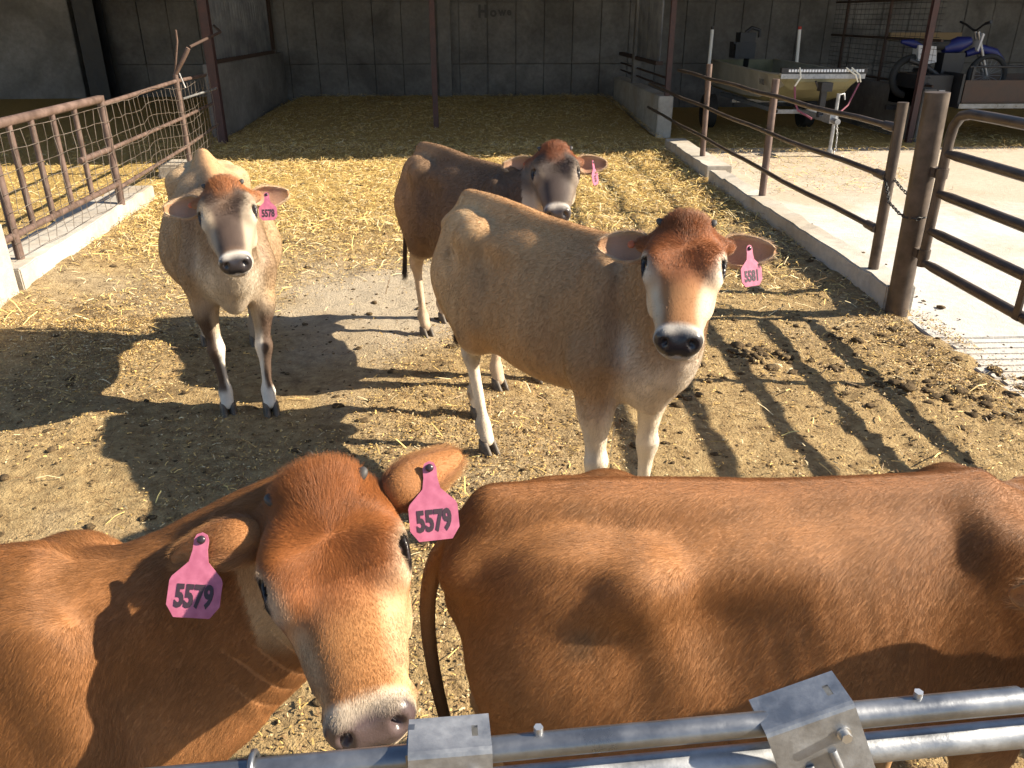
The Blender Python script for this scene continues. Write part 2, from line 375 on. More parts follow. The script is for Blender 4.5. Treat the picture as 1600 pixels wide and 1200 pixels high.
def cow_colors(P, N, c):
    """coat colour per vertex, from the animal's own markings"""
    S = c['coat']; M = c['M']; q = (P - c['poll']) @ M.T; q[:, 1] /= c.get('hwid', 1.08); t, l, u = q.T; x, y, z = P.T
    n1 = vnoise(P, 9, 1); n2 = vnoise(P * V3(1, 1, .35), 30, 2); n3 = vnoise(P, 3.5, 3)
    col = np.tile(np.array(S['body'], float), (len(P), 1))
    col = lerp(col, S['rump'], sstep(-.25, -.55, x + n1 * .06) * sstep(.5, .75, z))
    sh = sstep(.05, .32, x + n3 * .10) * sstep(.62, .80, z + n1 * .03)
    col = lerp(col, S['fore'], np.clip(sh * (.75 + n2 * .35 + n3 * .3), 0, 1))
    rid = sstep(.06, .01, np.abs(y) + n1 * .01) * sstep(1.10, 1.16, z) * (x < .4)
    col = lerp(col, S['ridge'], rid * .7)
    col = lerp(col, S['belly'], sstep(.64, .54, z + n1 * .03) * sstep(.2, -.5, N[:, 2]) * .8)
    fr = sstep(.42, .54, x + n1 * .03) * sstep(1.0, .80, z + n1 * .03) * sstep(.19, .09, np.abs(y) + n1 * .02)
    col = lerp(col, S['chest'], fr * .9)
    leg = sstep(.66, .50, z + n1 * .03) * (np.abs(y) > .05) * ((x > .25) | (x < -.30))
    col = lerp(col, S['leg'], leg)
    if 'legdark' in S:
        side = np.sign(y) * N[:, 1]
        d = leg * sstep(-.35, .15, side * .9 + N[:, 0] * .45 + n1 * .35) * (x > .2) * sstep(.09, .15, z)
        d = np.maximum(d, sstep(.38, .33, z) * sstep(.33, .28, z - .04) * 0)
        col = lerp(col, S['legdark'], d * .95)
        col = lerp(col, S['legwhite'], leg * sstep(-.05, -.5, side + n1 * .2) * sstep(.50, .38, z) * (x > .2))
        col = lerp(col, S['legwhite'], (x > .2) * sstep(.15, .11, z + n1 * .02) * .9)
    # head
    hw = sstep(-.06, .04, t + .4 * np.maximum(-u - .10, 0) * -1) * (np.abs(l) < .16) * sstep(-.24, -.18, u) * (u < .09) * (t > -.06)
    cen = np.abs(l) + n1 * .012
    f = np.tile(np.array(S['cheek'], float), (len(P), 1))
    bw = np.interp(t, [0, .10, .17, .24, .32, .40], [.12, .080, .058, .048, .044, .046])
    band = sstep(bw + .014, bw - .012, cen) * sstep(-.075, -.03, u + n1 * .015)
    f = lerp(f, S['bridge'], band)
    f = lerp(f, S['jaw'], sstep(-.07, -.14, u + n1 * .02) * .8)
    fd = sstep(S.get('fd0', .14), S.get('fd0', .14) - .10, t + n1 * .02 + np.abs(l) * .25) * sstep(-.09, -.04, u)
    if 'patch' in S:       # dark patches over the eyes and down the bridge
        pd = sstep(.050, .020, np.sqrt(((np.abs(l) - .052) / 1.0) ** 2 + ((t - .125) * .5) ** 2) + n1 * .010)
        f = lerp(f, S['patch'], pd * .85 * (u > -.05))
        f = lerp(f, S['patch'], sstep(.15, .22, t + n1 * .02) * sstep(.39, .350, t) * sstep(.066, .040, cen) * (u > -.05) * .92)
    tuft = sstep(.048, .028, np.abs(l) + n1 * .008) if 'patch' in S else np.ones(len(P))
    f = lerp(f, S['forehead'], np.clip(fd * np.maximum(tuft, sstep(.09, .03, t)), 0, 1))
    for s in (1, -1):
        r = np.sqrt(((t - EYE['t']) / 1.25) ** 2 + (u - EYE['u'] + .004) ** 2 * 1.5 + (l - s * EYE['l']) ** 2 * .6)
        f = lerp(f, S['eyering'], sstep(.058, .036, r + n1 * .006) * S.get('er', .85) * sstep(.058, .078, np.abs(l)))
        f = lerp(f, (.018, .012, .010), sstep(.038, .029, r))
    f = lerp(f, S['muzzle'], sstep(S.get('mz', .372), S.get('mz', .372) + .022, t + n1 * .010) )
    pad = sstep(.398, .411, t + .35 * np.maximum(np.abs(l) - .03, 0) * -1 + n1 * .003) * sstep(-.092, -.083, u) * sstep(-.012, -.030, u)
    spk = sstep(.15, .5, vnoise(P, 160, 7)) * sstep(.425, .405, t)
    f = lerp(f, S['nose'], pad * (1 - .6 * spk))
    col = lerp(col, f, hw)
    st = vnoise(P * V3(1, 1, .22), 55, 17); col *= (1 + .13 * n2 + .10 * n3 + .10 * st * (1 - hw))[:, None]
    mud = sstep(.15, .55, vnoise(P, 6, 23) + .35 * vnoise(P, 22, 24) + .5 * sstep(.75, .2, z) - .35) * (1 - hw) * sstep(-.1, -.4, x * (x < 0) + .0)
    col = lerp(col, (.13, .09, .055), mud * S.get('mud', .45))
    c['_pad'] = np.clip(pad * hw + sum(sstep(.026, .022, np.sqrt(((t - EYE['t']) / 1.25) ** 2 + (u - EYE['u']) ** 2 * 1.5 + (l - s * EYE['l']) ** 2 * .6)) for s in (1, -1)), 0, 1)
    c['_hw'] = hw; c['_tlu'] = q
    return np.clip(col, .004, .9)

def make_hair(c, P, Q, N, col, flow, length, dens, lift, count, rad, seed):
    rng = np.random.RandomState(seed)
    T = np.concatenate([Q[:, [0, 1, 2]], Q[:, [0, 2, 3]]])
    ar = np.linalg.norm(np.cross(P[T[:, 1]] - P[T[:, 0]], P[T[:, 2]] - P[T[:, 0]]), axis=1) * dens[T].mean(1)
    ti = np.searchsorted(np.cumsum(ar) / ar.sum(), rng.rand(count)); ti = np.minimum(ti, len(T) - 1); T = T[ti]
    a = rng.rand(count, 1); b = rng.rand(count, 1); sw = (a + b > 1); a = np.where(sw, 1 - a, a); b = np.where(sw, 1 - b, b)
    ip = lambda A: (A[T[:, 0]] * (1 - a - b) + A[T[:, 1]] * a + A[T[:, 2]] * b) if A.ndim > 1 else (A[T[:, 0]] * (1 - a - b)[:, 0] + A[T[:, 1]] * a[:, 0] + A[T[:, 2]] * b[:, 0])
    p = ip(P); n = ip(N); n /= np.linalg.norm(n, axis=1)[:, None] + 1e-9
    fl = ip(flow); L = ip(length) * (.65 + .7 * rng.rand(count)); li = ip(lift)
    cl = np.stack([vnoise(p, 38, 11 + seed), vnoise(p, 38, 12 + seed), vnoise(p, 38, 13 + seed)], 1)
    fl = fl + cl * c.get('clump', .14) + rng.randn(count, 3) * .10
    fl = fl - n * (fl * n).sum(1)[:, None]; fl /= np.linalg.norm(fl, axis=1)[:, None] + 1e-9
    d1 = fl * np.cos(li)[:, None] + n * np.sin(li)[:, None]
    d2 = fl * np.cos(li * .35)[:, None] + n * np.sin(li * .35)[:, None] + rng.randn(count, 3) * .10
    p0 = p - n * .001; p1 = p0 + d1 * (L * .5)[:, None]; p2 = p1 + d2 * (L * .5)[:, None]
    pos = np.stack([p0, p1, p2], 1).reshape(-1, 3).astype(np.float32)
    hc = bpy.data.hair_curves.new('hair'); hc.add_curves([3] * count)
    hc.attributes['position'].data.foreach_set('vector', pos.ravel())
    ra = hc.attributes.get('radius') or hc.attributes.new('radius', 'FLOAT', 'POINT')
    ra.data.foreach_set('value', np.tile(np.array([1.0, .85, .25], np.float32) * rad, count))
    k = ip(col) * (1 + .20 * rng.randn(count, 1)).clip(.5, 1.6)
    ca = hc.attributes.new('col', 'FLOAT_COLOR', 'CURVE'); ca.data.foreach_set('color', np.c_[np.clip(k, .003, .9), np.ones(count)].astype(np.float32).ravel())
    return hc

def claw_mesh():
    if 'claw' in bpy.data.meshes: return bpy.data.meshes['claw']
    P = []; n = 12
    for z, hl, hw, cx in ((0, .058, .021, .014), (.012, .058, .0215, .012), (.040, .045, .0205, .000), (.066, .035, .018, -.010), (.072, .022, .012, -.012)):
        for k in range(n):
            g = 2 * np.pi * k / n; X = np.cos(g); Y = np.sin(g)
            P.append((cx + hl * X * (1.0 if X > 0 else .8), hw * np.sign(Y) * abs(Y) ** .8 * (1 - .25 * max(X, 0)), z))
    Q = [(r*n + k, r*n + (k+1) % n, (r+1)*n + (k+1) % n, (r+1)*n + k) for r in range(4) for k in range(n)]
    me = bpy.data.meshes.new('claw'); me.from_pydata(P, [], Q + [tuple(range(n))[::-1], tuple(range(4*n, 5*n))])
    for p in me.polygons: p.use_smooth = True
    return me

def text_mesh(s, size, sx=1.0, ext=.0004):
    cu = bpy.data.curves.new('t', 'FONT'); cu.body = s; cu.size = size; cu.align_x = 'CENTER'; cu.align_y = 'CENTER'; cu.extrude = ext; cu.resolution_u = 3; cu.offset = .0012 * size / .03
    o = bpy.data.objects.new('t', cu); bpy.context.collection.objects.link(o)
    dg = bpy.context.evaluated_depsgraph_get(); me = bpy.data.meshes.new_from_object(o.evaluated_get(dg))
    bpy.data.objects.remove(o); bpy.data.curves.remove(cu)
    me.transform(Matrix.Diagonal((sx, 1, 1, 1)))
    return me

def child(name, me, parent, mat, loc=None, M=None):
    o = bpy.data.objects.new(name, me); bpy.context.collection.objects.link(o); o.parent = parent
    if me is not None and hasattr(me, 'materials') and len(me.materials) == 0 and mat: me.materials.append(mat)
    if M is not None or loc is not None:
        m = Matrix.Identity(4)
        if M is not None:
            for i in range(3):
                for j in range(3): m[j][i] = M[i][j]        # rows of M = axes
        if loc is not None:
            for j in range(3): m[j][3] = loc[j]
        o.matrix_local = m
    return o

def uv_sphere(name, r, n=16, m=10, sc=(1, 1, 1)):
    P = [(0, 0, r * sc[2])]; Q = []
    for i in range(1, m):
        a = np.pi * i / m
        for k in range(n):
            g = 2 * np.pi * k / n; P.append((r * np.sin(a) * np.cos(g) * sc[0], r * np.sin(a) * np.sin(g) * sc[1], r * np.cos(a) * sc[2]))
    P.append((0, 0, -r * sc[2])); F = [(0, 1 + k, 1 + (k+1) % n) for k in range(n)]
    for i in range(m - 2):
        for k in range(n): F.append((1 + i*n + k, 1 + (i+1)*n + k, 1 + (i+1)*n + (k+1) % n, 1 + i*n + (k+1) % n))
    e = len(P) - 1; F += [(e, 1 + (m-2)*n + (k+1) % n, 1 + (m-2)*n + k) for k in range(n)]
    me = bpy.data.meshes.new(name); me.from_pydata(P, [], F)
    for p in me.polygons: p.use_smooth = True
    return me

def tag_mesh():
    if 'ear_tag' in bpy.data.meshes: return bpy.data.meshes['ear_tag']
    o = [(-.010, 0), (-.010, -.014), (-.013, -.030), (-.033, -.050), (-.0355, -.056), (-.0355, -.088), (-.024, -.104), (.024, -.104), (.0355, -.088), (.0355, -.056), (.033, -.050), (.013, -.030), (.010, -.014), (.010, 0), (.007, .007), (0, .010), (-.007, .007)]
    bm = bmesh.new(); vs = [bm.verts.new((x, y, .0009)) for x, y in o]; f = bm.faces.new(vs); f.normal_update()
    if f.normal.z < 0: f.normal_flip()
    r = bmesh.ops.extrude_face_region(bm, geom=[f]); 
    for v in [g for g in r['geom'] if isinstance(g, bmesh.types.BMVert)]: v.co.z = -.0009
    bmesh.ops.recalc_face_normals(bm, faces=bm.faces)
    me = bpy.data.meshes.new('ear_tag'); bm.to_mesh(me); bm.free(); return me

def build_cow(c):
    s = c['scale']; root = bpy.data.objects.new(c['name'], None); bpy.context.collection.objects.link(root)
    root.empty_display_size = .3
    hd = nrm(V3(c['heading'][0], c['heading'][1], 0)); ang = math.atan2(hd[1], hd[0])
    root.location = c['loc']; root.rotation_euler = (0, 0, ang); root.scale = (s, s, s)
    root['label'] = c['label']; root['category'] = 'cow'; root['group'] = 'young cattle in the yard'
    Rz = np.array([[math.cos(ang), math.sin(ang), 0], [-math.sin(ang), math.cos(ang), 0], [0, 0, 1]])
    w2l = lambda p: Rz @ (np.asarray(p, float) - np.asarray(c['loc'], float)) / s
    d2l = lambda d: Rz @ np.asarray(d, float)
    c['poll'] = w2l(c['poll_w']); c['n'] = d2l(nrm(np.asarray(c['nose_w'], float) - np.asarray(c['poll_w'], float))); c['u'] = d2l(c['up_w'])
    F = cow_field(c); P, Q = F.mesh(c.get('smooth', 3)); N = vnormals(P, Q)
    rb = sstep(-.20, -.08, P[:, 0]) * sstep(.27, .18, P[:, 0]) * sstep(.62, .72, P[:, 2]) * sstep(1.10, 1.0, P[:, 2]) * (np.abs(P[:, 1]) > .1)
    P = P + N * (rb * c.get('ribs', .0016) * np.sin((P[:, 0] + .22 * (P[:, 2] - .8)) * 2 * np.pi / .062) * (.5 + .5 * vnoise(P, 4, 41)))[:, None]          # ribs
    P = P + N * (.0022 * vnoise(P, 11, 42) * (P[:, 2] > .5) * (P[:, 0] < .5))[:, None]; N = vnormals(P, Q)
    if 'wrinkle' in c:                                             # loose skin folds on the turned neck
        A = V3(.42, 0, .92); d = nrm(c['poll'] - A); a = (P - A) @ d; side = sstep(1.08, .98, P[:, 2]) * sstep(.02, -.06, P[:, 1]) * sstep(.16, .30, a) * sstep(.55, .42, a)
        q = a * 62 + 3.4 * vnoise(P, 4, 31) + P[:, 2] * 9; gv = np.exp(-(np.sin(q) / .33) ** 2) * (.45 + .55 * sstep(-.3, .3, vnoise(P, 8, 32)))
        P = P - N * (gv * side * c['wrinkle'])[:, None]; N = vnormals(P, Q)
    col = cow_colors(P, N, c); M = c['M']; hp = c['poll']
    HW = c.get('hwid', 1.08); Hd = lambda t, l, u: hp + M[0] * t + M[1] * l * HW + M[2] * u
    q = c['_tlu']; hw = c['_hw']; t, l, u = q.T; x, y, z = P.T
    # coat: flow, length, density
    flow = np.tile(V3(-.55, 0, -.85), (len(P), 1)); top = sstep(.55, .95, N[:, 2]); flow = flow + top[:, None] * V3(-.9, 0, .3) + np.c_[np.zeros(len(P)), np.sign(y) * top * .45, np.zeros(len(P))]
    nk = nrm(V3(.45, 0, .95) - hp); nw = sstep(.45, .62, x) * sstep(.75, .9, z)
    flow = flow * (1 - nw)[:, None] + (nk + V3(0, 0, -.35)) * nw[:, None]
    wh = np.tanh((t - .125) / .03); hf = M[0] * (wh * (u > -.06) + 1. * (u <= -.06))[:, None] + (l / .05).clip(-1, 1)[:, None] * M[1] * (.35 + .9 * np.exp(-((t - .125) / .04) ** 2))[:, None]
    flow = flow * (1 - hw)[:, None] + hf * hw[:, None]
    ln = np.full(len(P), .017); ln = ln * (1 - .45 * hw) * (1 - .4 * sstep(.5, .35, z))
    poll = hw * sstep(.11, .0, t + np.abs(l) * .35) * (u > -.05); fh = hw * sstep(.24, .10, t + np.abs(l) * .4) * (u > -.05); ln = ln + poll * c.get('tuft', .022) + fh * .007
    lift = np.full(len(P), .30) + poll * .35 - .1 * hw * (t > .2)
    dens = (1 - c['_pad']) * sstep(.065, .10, z) * (1 + 2.2 * hw) 
    if 'cull' in c: dens = dens * c['cull'](P)
    parts = [(P, Q, col, flow, ln, dens, lift)]
    # ears
    ears = {}
    for sd, key in ((1, 'ear_l'), (-1, 'ear_r')):
        ax_l, fr_l = c[key]; ax = M[0] * ax_l[0] + M[1] * ax_l[1] * sd + M[2] * ax_l[2]; fr = M[0] * fr_l[0] + M[1] * fr_l[1] * sd + M[2] * fr_l[2]
        base = Hd(.030, sd * .092, -.048)
        p, qd, inn, es, ed = ear_mesh(base, ax, fr, L=c.get('earL', .175), W=c.get('earW', .056))
        S = c['coat']; ec = np.tile(np.array(S['ear'], float), (len(p), 1)); ec = lerp(ec, S['earin'], inn * sstep(.95, .55, ed) * sstep(.95, .7, es)); ec = lerp(ec, S['earrim'], sstep(.55, .9, ed) * .8)
        n_ = vnormals(p, qd)
        L_ = (np.full(len(p), .011) + .018 * inn * sstep(.25, .7, ed) + .004 * (ed > .8)) * (1 - .5 * sstep(.8, 1, es))
        parts.append((p, qd, ec, np.tile(nrm(ax), (len(p), 1)) + n_ * .1, L_, (1.8 - .9 * inn * sstep(.6, .2, ed)) * sstep(0, .12, es) + .1, np.full(len(p), .42)))
        ears[key] = (base, nrm(ax), nrm(fr - ax * (fr @ ax) / (ax @ ax)))
    # tail
    th = V3(-.745, 0, 1.115); tl = c.get('tail', [(-.80, 0, 1.08), (-.84, 0, .90), (-.82, 0, .52)])
    C = bez([th + V3(.06, 0, .015), V3(*tl[0]), V3(*tl[1]), V3(*tl[2])], 22); r = np.interp(np.linspace(0, 1, 22), [0, .12, .5, 1], [.034, .027, .018, .013])
    p, qd = tube_mesh(C, r); tn = vnormals(p, qd); tf = np.repeat(np.gradient(C, axis=0), 10, 0); tf /= np.linalg.norm(tf, axis=1)[:, None]
    ss = np.repeat(np.linspace(0, 1, 22), 10); tc = lerp(np.tile(np.array(c['coat']['rump'], float), (len(p), 1)), c['coat']['switch'], sstep(.45, .85, ss))
    parts.append((p, qd, tc, tf + tn * .1, .014 + .13 * sstep(.78, 1, ss), 1 + 5 * sstep(.75, 1, ss), np.full(len(p), .25)))
    off = 0; AP, AQ, AC, AF, AL, AD, AI = [], [], [], [], [], [], []
    for p, qd, cc, ff, ll, dd, ii in parts:
        AP.append(p); AQ.append(qd + off); AC.append(cc); AF.append(ff); AL.append(ll); AD.append(dd); AI.append(ii); off += len(p)
    AP, AQ, AC, AF, AL, AD, AI = map(np.concatenate, (AP, AQ, AC, AF, AL, AD, AI)); AN = vnormals(AP, AQ)
    me_ = mesh_np('body', AP, AQ, AC); wa = me_.attributes.new('wet', 'FLOAT', 'POINT'); wv = np.zeros(len(AP), np.float32); wv[:len(P)] = c['_pad']; wa.data.foreach_set('value', wv); body = child('body', me_, root, MAT['hide'])
    hc = make_hair(c, AP, AQ, AN, AC, AF, AL / s * c.get('hl', 1), np.clip(AD, 0, 9), AI, c['hairs'], c['hrad'] / s, c.get('seed', 1))
    hc.materials.append(MAT['fur']); ho = bpy.data.objects.new('hair', hc); bpy.context.collection.objects.link(ho); ho.parent = root
    # eyes
    for sd in (1, -1):
        e = child('eye', uv_sphere('eye', .0240, 20, 12), root, MAT['eye'], Hd(EYE['t'] + .001, sd * (EYE['l'] - .006), EYE['u'] - .004))
        # horn buds
        if c.get('buds', True):
            ax = nrm(M[1] * sd * .8 + M[2] * .5 - M[0] * .25); b = nrm(np.cross(ax, M[0])); a2 = np.cross(b, ax)
            child('horn_bud', uv_sphere('horn_bud', .014, 12, 8, (1.0, .75, 1.2)), root, MAT['horn'], Hd(.004, sd * .070, .022), np.stack([a2, b, ax]))
    # hooves
    for key, bx, by, k0, dxx in (('hind', -.635, .145, 0, .035), ('fore', .425, .135, 0, .03)):
        for i, sd in ((0, 1), (1, -1)):
            ox, oy = c[key][i]
            h = child('hoof', None, root, None, (bx + ox + dxx + .004, sd * by + oy, -.007))
            for q2 in (1, -1):
                child('claw', claw_mesh(), h, MAT['hoof'], (0, q2 * .0225, 0))
    # ear tags / studs
    for key, num, frac, face_w, drop, side in c.get('tags', []):
        base, ax, fr = ears[key]; pt = base + ax * .175 * frac + fr * .006 * side + (0 if side > 0 else -fr * .040)
        fz = nrm(d2l(face_w)); dn = d2l(nrm(V3(*drop))); yy = -nrm(dn - fz * (dn @ fz)); xx = np.cross(yy, fz)
        tg = child('ear_tag', tag_mesh(), root, MAT['tag'], pt + fz * .010, np.stack([xx, yy, fz]) * c.get('tagk', 1.1))
        tx = child('number', text_mesh(num, .041, .62), tg, MAT['ink'], (0, -.077, .0013))
        child('stud', uv_sphere('stud', .006, 12, 8, (1, 1, .6)), tg, MAT['stud'], (0, 0, .002))
    for key, frac in c.get('studs', []):
        base, ax, fr = ears[key]
        pt = base + ax * .175 * frac + fr * .004; b = nrm(np.cross(fr, ax)); child('stud', uv_sphere('stud_button', .013, 14, 8, (1, 1, .35)), root, MAT['button'], pt, np.stack([np.cross(b, fr), b, fr]))
    return root
# ------------------------------------------------------------ helpers for built things
COL = bpy.context.collection
def tagp(o, label=None, cat=None, group=None, kind=None):
    if label: o['label'] = label
    if cat: o['category'] = cat
    if group: o['group'] = group
    if kind: o['kind'] = kind
    return o
def empty(name, loc=(0, 0, 0), rz=0.):
    o = bpy.data.objects.new(name, None); COL.objects.link(o); o.location = loc; o.rotation_euler = (0, 0, rz); o.empty_display_size = .2; return o
class MB:
    def __init__(s): s.v = []; s.f = []; s.sm = []
    def add(s, V, F, smooth=False):
        o = len(s.v); s.v += [tuple(map(float, p)) for p in V]; s.f += [tuple(i + o for i in f) for f in F]; s.sm += [smooth] * len(F); return s
    def box(s, a, b, rot=None, piv=None):
        V = [(x, y, z) for x in (a[0], b[0]) for y in (a[1], b[1]) for z in (a[2], b[2])]
        if rot is not None:
            p = Vector(piv if piv is not None else [(i + j) / 2 for i, j in zip(a, b)]); V = [rot @ (Vector(q) - p) + p for q in V]
        return s.add(V, [(0, 1, 3, 2), (4, 6, 7, 5), (0, 4, 5, 1), (2, 3, 7, 6), (0, 2, 6, 4), (1, 5, 7, 3)])
    def tube(s, path, r, n=10, cap=True):
        path = [np.asarray(p, float) for p in path]; rr = r if hasattr(r, '__len__') else [r] * len(path); V = []; F = []
        N = len(path); up = None
        for i, p in enumerate(path):
            d = nrm(path[min(i + 1, N - 1)] - path[max(i - 1, 0)])
            if up is None: up = V3(0, 0, 1) if abs(d[2]) < .9 else V3(0, 1, 0)
            a = nrm(np.cross(d, up)); b = np.cross(a, d); up = b
            for k in range(n): g = 2 * np.pi * k / n; V.append(p + (a * np.cos(g) + b * np.sin(g)) * rr[i])
        for i in range(N - 1):
            for k in range(n): F.append((i*n + k, i*n + (k+1) % n, (i+1)*n + (k+1) % n, (i+1)*n + k))
        s.add(V, F, True)
        if cap: s.add(V[:n], [tuple(range(n))[::-1]]); s.add(V[-n:], [tuple(range(n))])
        return s
    def pipe(s, path, r, ri, n=14):
        """hollow end at path[-1]"""
        return s.tube(path, r, n, False)
    def prism(s, poly, axis, a, b):
        """poly in the two other axes, extruded along axis"""
        n = len(poly); V = []
        for t in (a, b):
            for p in poly:
                q = list(p); q.insert(axis, t); V.append(q)
        F = [tuple(range(n)), tuple(range(n, 2 * n))[::-1]] + [(i, i + n, (i + 1) % n + n, (i + 1) % n) for i in range(n)]
        if axis == 1: F = [f[::-1] for f in F]
        return s.add(V, [f[::-1] for f in F])
    def torus(s, c, ax, R, r, sx=1., n=10, m=6):
        ax = nrm(ax); a = nrm(np.cross(ax, (.3, .5, .81))); b = np.cross(ax, a); V = []; F = []
        for i in range(n):
            g = 2*np.pi*i/n; d = a*np.cos(g)*sx + b*np.sin(g); p = np.asarray(c, float) + d * R; e = nrm(a*np.cos(g) + b*np.sin(g))
            for k in range(m): h = 2*np.pi*k/m; V.append(p + (e*np.cos(h) + ax*np.sin(h)) * r)
        for i in range(n):
            for k in range(m): F.append((i*m + k, i*m + (k+1) % m, ((i+1) % n)*m + (k+1) % m, ((i+1) % n)*m + k))
        return s.add(V, F, True)
    def mesh(s, name, bevel=0.):
        me = bpy.data.meshes.new(name); me.from_pydata(s.v, [], s.f)
        bm = bmesh.new(); bm.from_mesh(me); bmesh.ops.recalc_face_normals(bm, faces=bm.faces)
        if bevel: bmesh.ops.bevel(bm, geom=[e for e in bm.edges if e.is_manifold and e.calc_face_angle(0) > .6], offset=bevel, segments=2, affect='EDGES', clamp_overlap=True)
        bm.to_mesh(me); bm.free()
        if not bevel and len(me.polygons) == len(s.sm): me.polygons.foreach_set('use_smooth', s.sm)
        return me
    def build(s, name, m, parent=None, bevel=0., loc=None):
        me = s.mesh(name, bevel); me.materials.append(MAT[m]); o = bpy.data.objects.new(name, me); COL.objects.link(o)
        if parent: o.parent = parent
        if loc is not None: o.location = loc
        return o

# ------------------------------------------------------------ surface materials
def concrete(name, lo, hi, bumpk=.35, stain=(.25, .18, .11), stain_amt=.35, scale=1.):
    m, t, b = mat(name, rough=.88, spec=.3); tc = t.nodes.new('ShaderNodeTexCoord'); gm = t.nodes.new('ShaderNodeNewGeometry'); co = gm.outputs['Position']
    n1 = noise(t, 1.3 * scale, 6, .62, co); n2 = noise(t, 14 * scale, 5, .6, co); n3 = noise(t, 90 * scale, 3, .6, co); n4 = noise(t, .7 * scale, 4, .6, co, .6)
    c1 = ramp(t, n1.outputs['Fac'], [(.3, lo), (.7, hi)]).outputs['Color']
    c2 = mixc(t, .45, c1, ramp(t, n2.outputs['Fac'], [(.3, (.45, .45, .45)), (.7, (1, 1, 1))]).outputs['Color'], 'MULTIPLY')
    st = ramp(t, n4.outputs['Fac'], [(.48, (0, 0, 0)), (.66, (stain_amt,) * 3)]).outputs['Color']
    c3 = mixc(t, st, c2, stain); link(t, c3, b.inputs['Base Color'])
    ad = node(t, 'ShaderNodeMath', op='ADD'); link(t, n2.outputs['Fac'], ad.inputs[0]); link(t, n3.outputs['Fac'], ad.inputs[1]); bump(t, b, ad.outputs[0], bumpk, .012)
    return m
def metal(name, c1, c2, rough=.5, metalness=.0, scale=8., bumpk=.1):
    m, t, b = mat(name, rough=rough, metal=metalness); gm = t.nodes.new('ShaderNodeNewGeometry'); n = noise(t, scale, 6, .65, gm.outputs['Position']); n2 = noise(t, scale * 9, 3, .6, gm.outputs['Position'])
    c = mixc(t, n2.outputs['Fac'], ramp(t, n.outputs['Fac'], [(.35, c1), (.65, c2)]).outputs['Color'], (.5, .5, .5), 'SOFT_LIGHT'); link(t, c, b.inputs['Base Color'])
    r = ramp(t, n.outputs['Fac'], [(.3, (rough - .12,) * 3), (.7, (rough + .15,) * 3)]); link(t, r.outputs['Color'], b.inputs['Roughness']); bump(t, b, n2.outputs['Fac'], bumpk, .003)
    return m
concrete('concrete_kerb', (.38, .34, .29), (.56, .52, .46), .35, (.30, .22, .13), .5)
pm_ = concrete('concrete_pad', (.50, .48, .45), (.66, .635, .60), .6, (.42, .33, .23), .5)
t = pm_.node_tree; b = t.nodes['Principled BSDF']; old = b.inputs['Base Color'].links[0].from_socket; gm = t.nodes.new('ShaderNodeNewGeometry'); sx = t.nodes.new('ShaderNodeSeparateXYZ'); link(t, gm.outputs['Position'], sx.inputs[0])
mr = node(t, 'ShaderNodeMapRange'); mr.inputs['From Min'].default_value = 6.2; mr.inputs['From Max'].default_value = 11.5; link(t, sx.outputs['Y'], mr.inputs['Value']); n9 = noise(t, 1.1, 6, .65, gm.outputs['Position'], .8); ad = node(t, 'ShaderNodeMath', op='ADD'); link(t, mr.outputs['Result'], ad.inputs[0]); link(t, n9.outputs['Fac'], ad.inputs[1])
link(t, mixc(t, ramp(t, ad.outputs[0], [(.78, (0, 0, 0)), (1.0, (.55, .55, .55))]).outputs['Color'], old, (.40, .30, .185)), b.inputs['Base Color'])
concrete('concrete_wall', (.135, .125, .115), (.25, .235, .22), .35, (.06, .055, .05), .6)
metal('rust_pipe', (.075, .048, .038), (.15, .098, .080), .55, .1)
metal('dark_pipe', (.055, .042, .036), (.12, .09, .07), .42, .35)
metal('red_post', (.045, .020, .018), (.085, .040, .035), .6)
metal('galvanized', (.24, .25, .27), (.42, .43, .45), .48, .7, 22.)
metal('galv_dark', (.14, .15, .17), (.27, .28, .30), .35, .8, 10.)
metal('sheet_metal', (.22, .23, .26), (.40, .41, .44), .42, .5, 3.)
concrete('concrete_slab', (.20, .19, .18), (.34, .325, .31), .35, (.10, .09, .08), .5)
metal('wire', (.15, .12, .10), (.26, .22, .19), .5, .6)
metal('black_paint', (.012, .012, .014), (.03, .03, .034), .5)
metal('zinc', (.45, .45, .46), (.6, .6, .6), .35, .8)
mat('white_pvc', (.75, .73, .68), .4); mat('dark_rust', (.05, .028, .02), .8); mat('black_rubber', (.018, .018, .018), .75)
metal('boat_olive', (.17, .155, .085), (.25, .23, .13), .5, .1, 5.)
metal('boat_tan', (.26, .24, .19), (.36, .33, .27), .55, .1, 5.)
mat('boat_inside', (.12, .12, .12), .6); mat('led', (.75, .78, .82), .15); mat('rope', (.75, .72, .62), .8); mat('strap', (.22, .06, .09), .7); mat('blue_plastic', (.006, .012, .11), .45); mat('white_plastic', (.48, .48, .49), .4)
mat('wood', (.33, .22, .11), .7); metal('trailer_brown', (.045, .026, .018), (.08, .045, .03), .6); mat('red_plastic', (.4, .03, .02), .5); mat('chalk', (.09, .086, .084), .9); mat('silver', (.3, .3, .31), .4, .8)

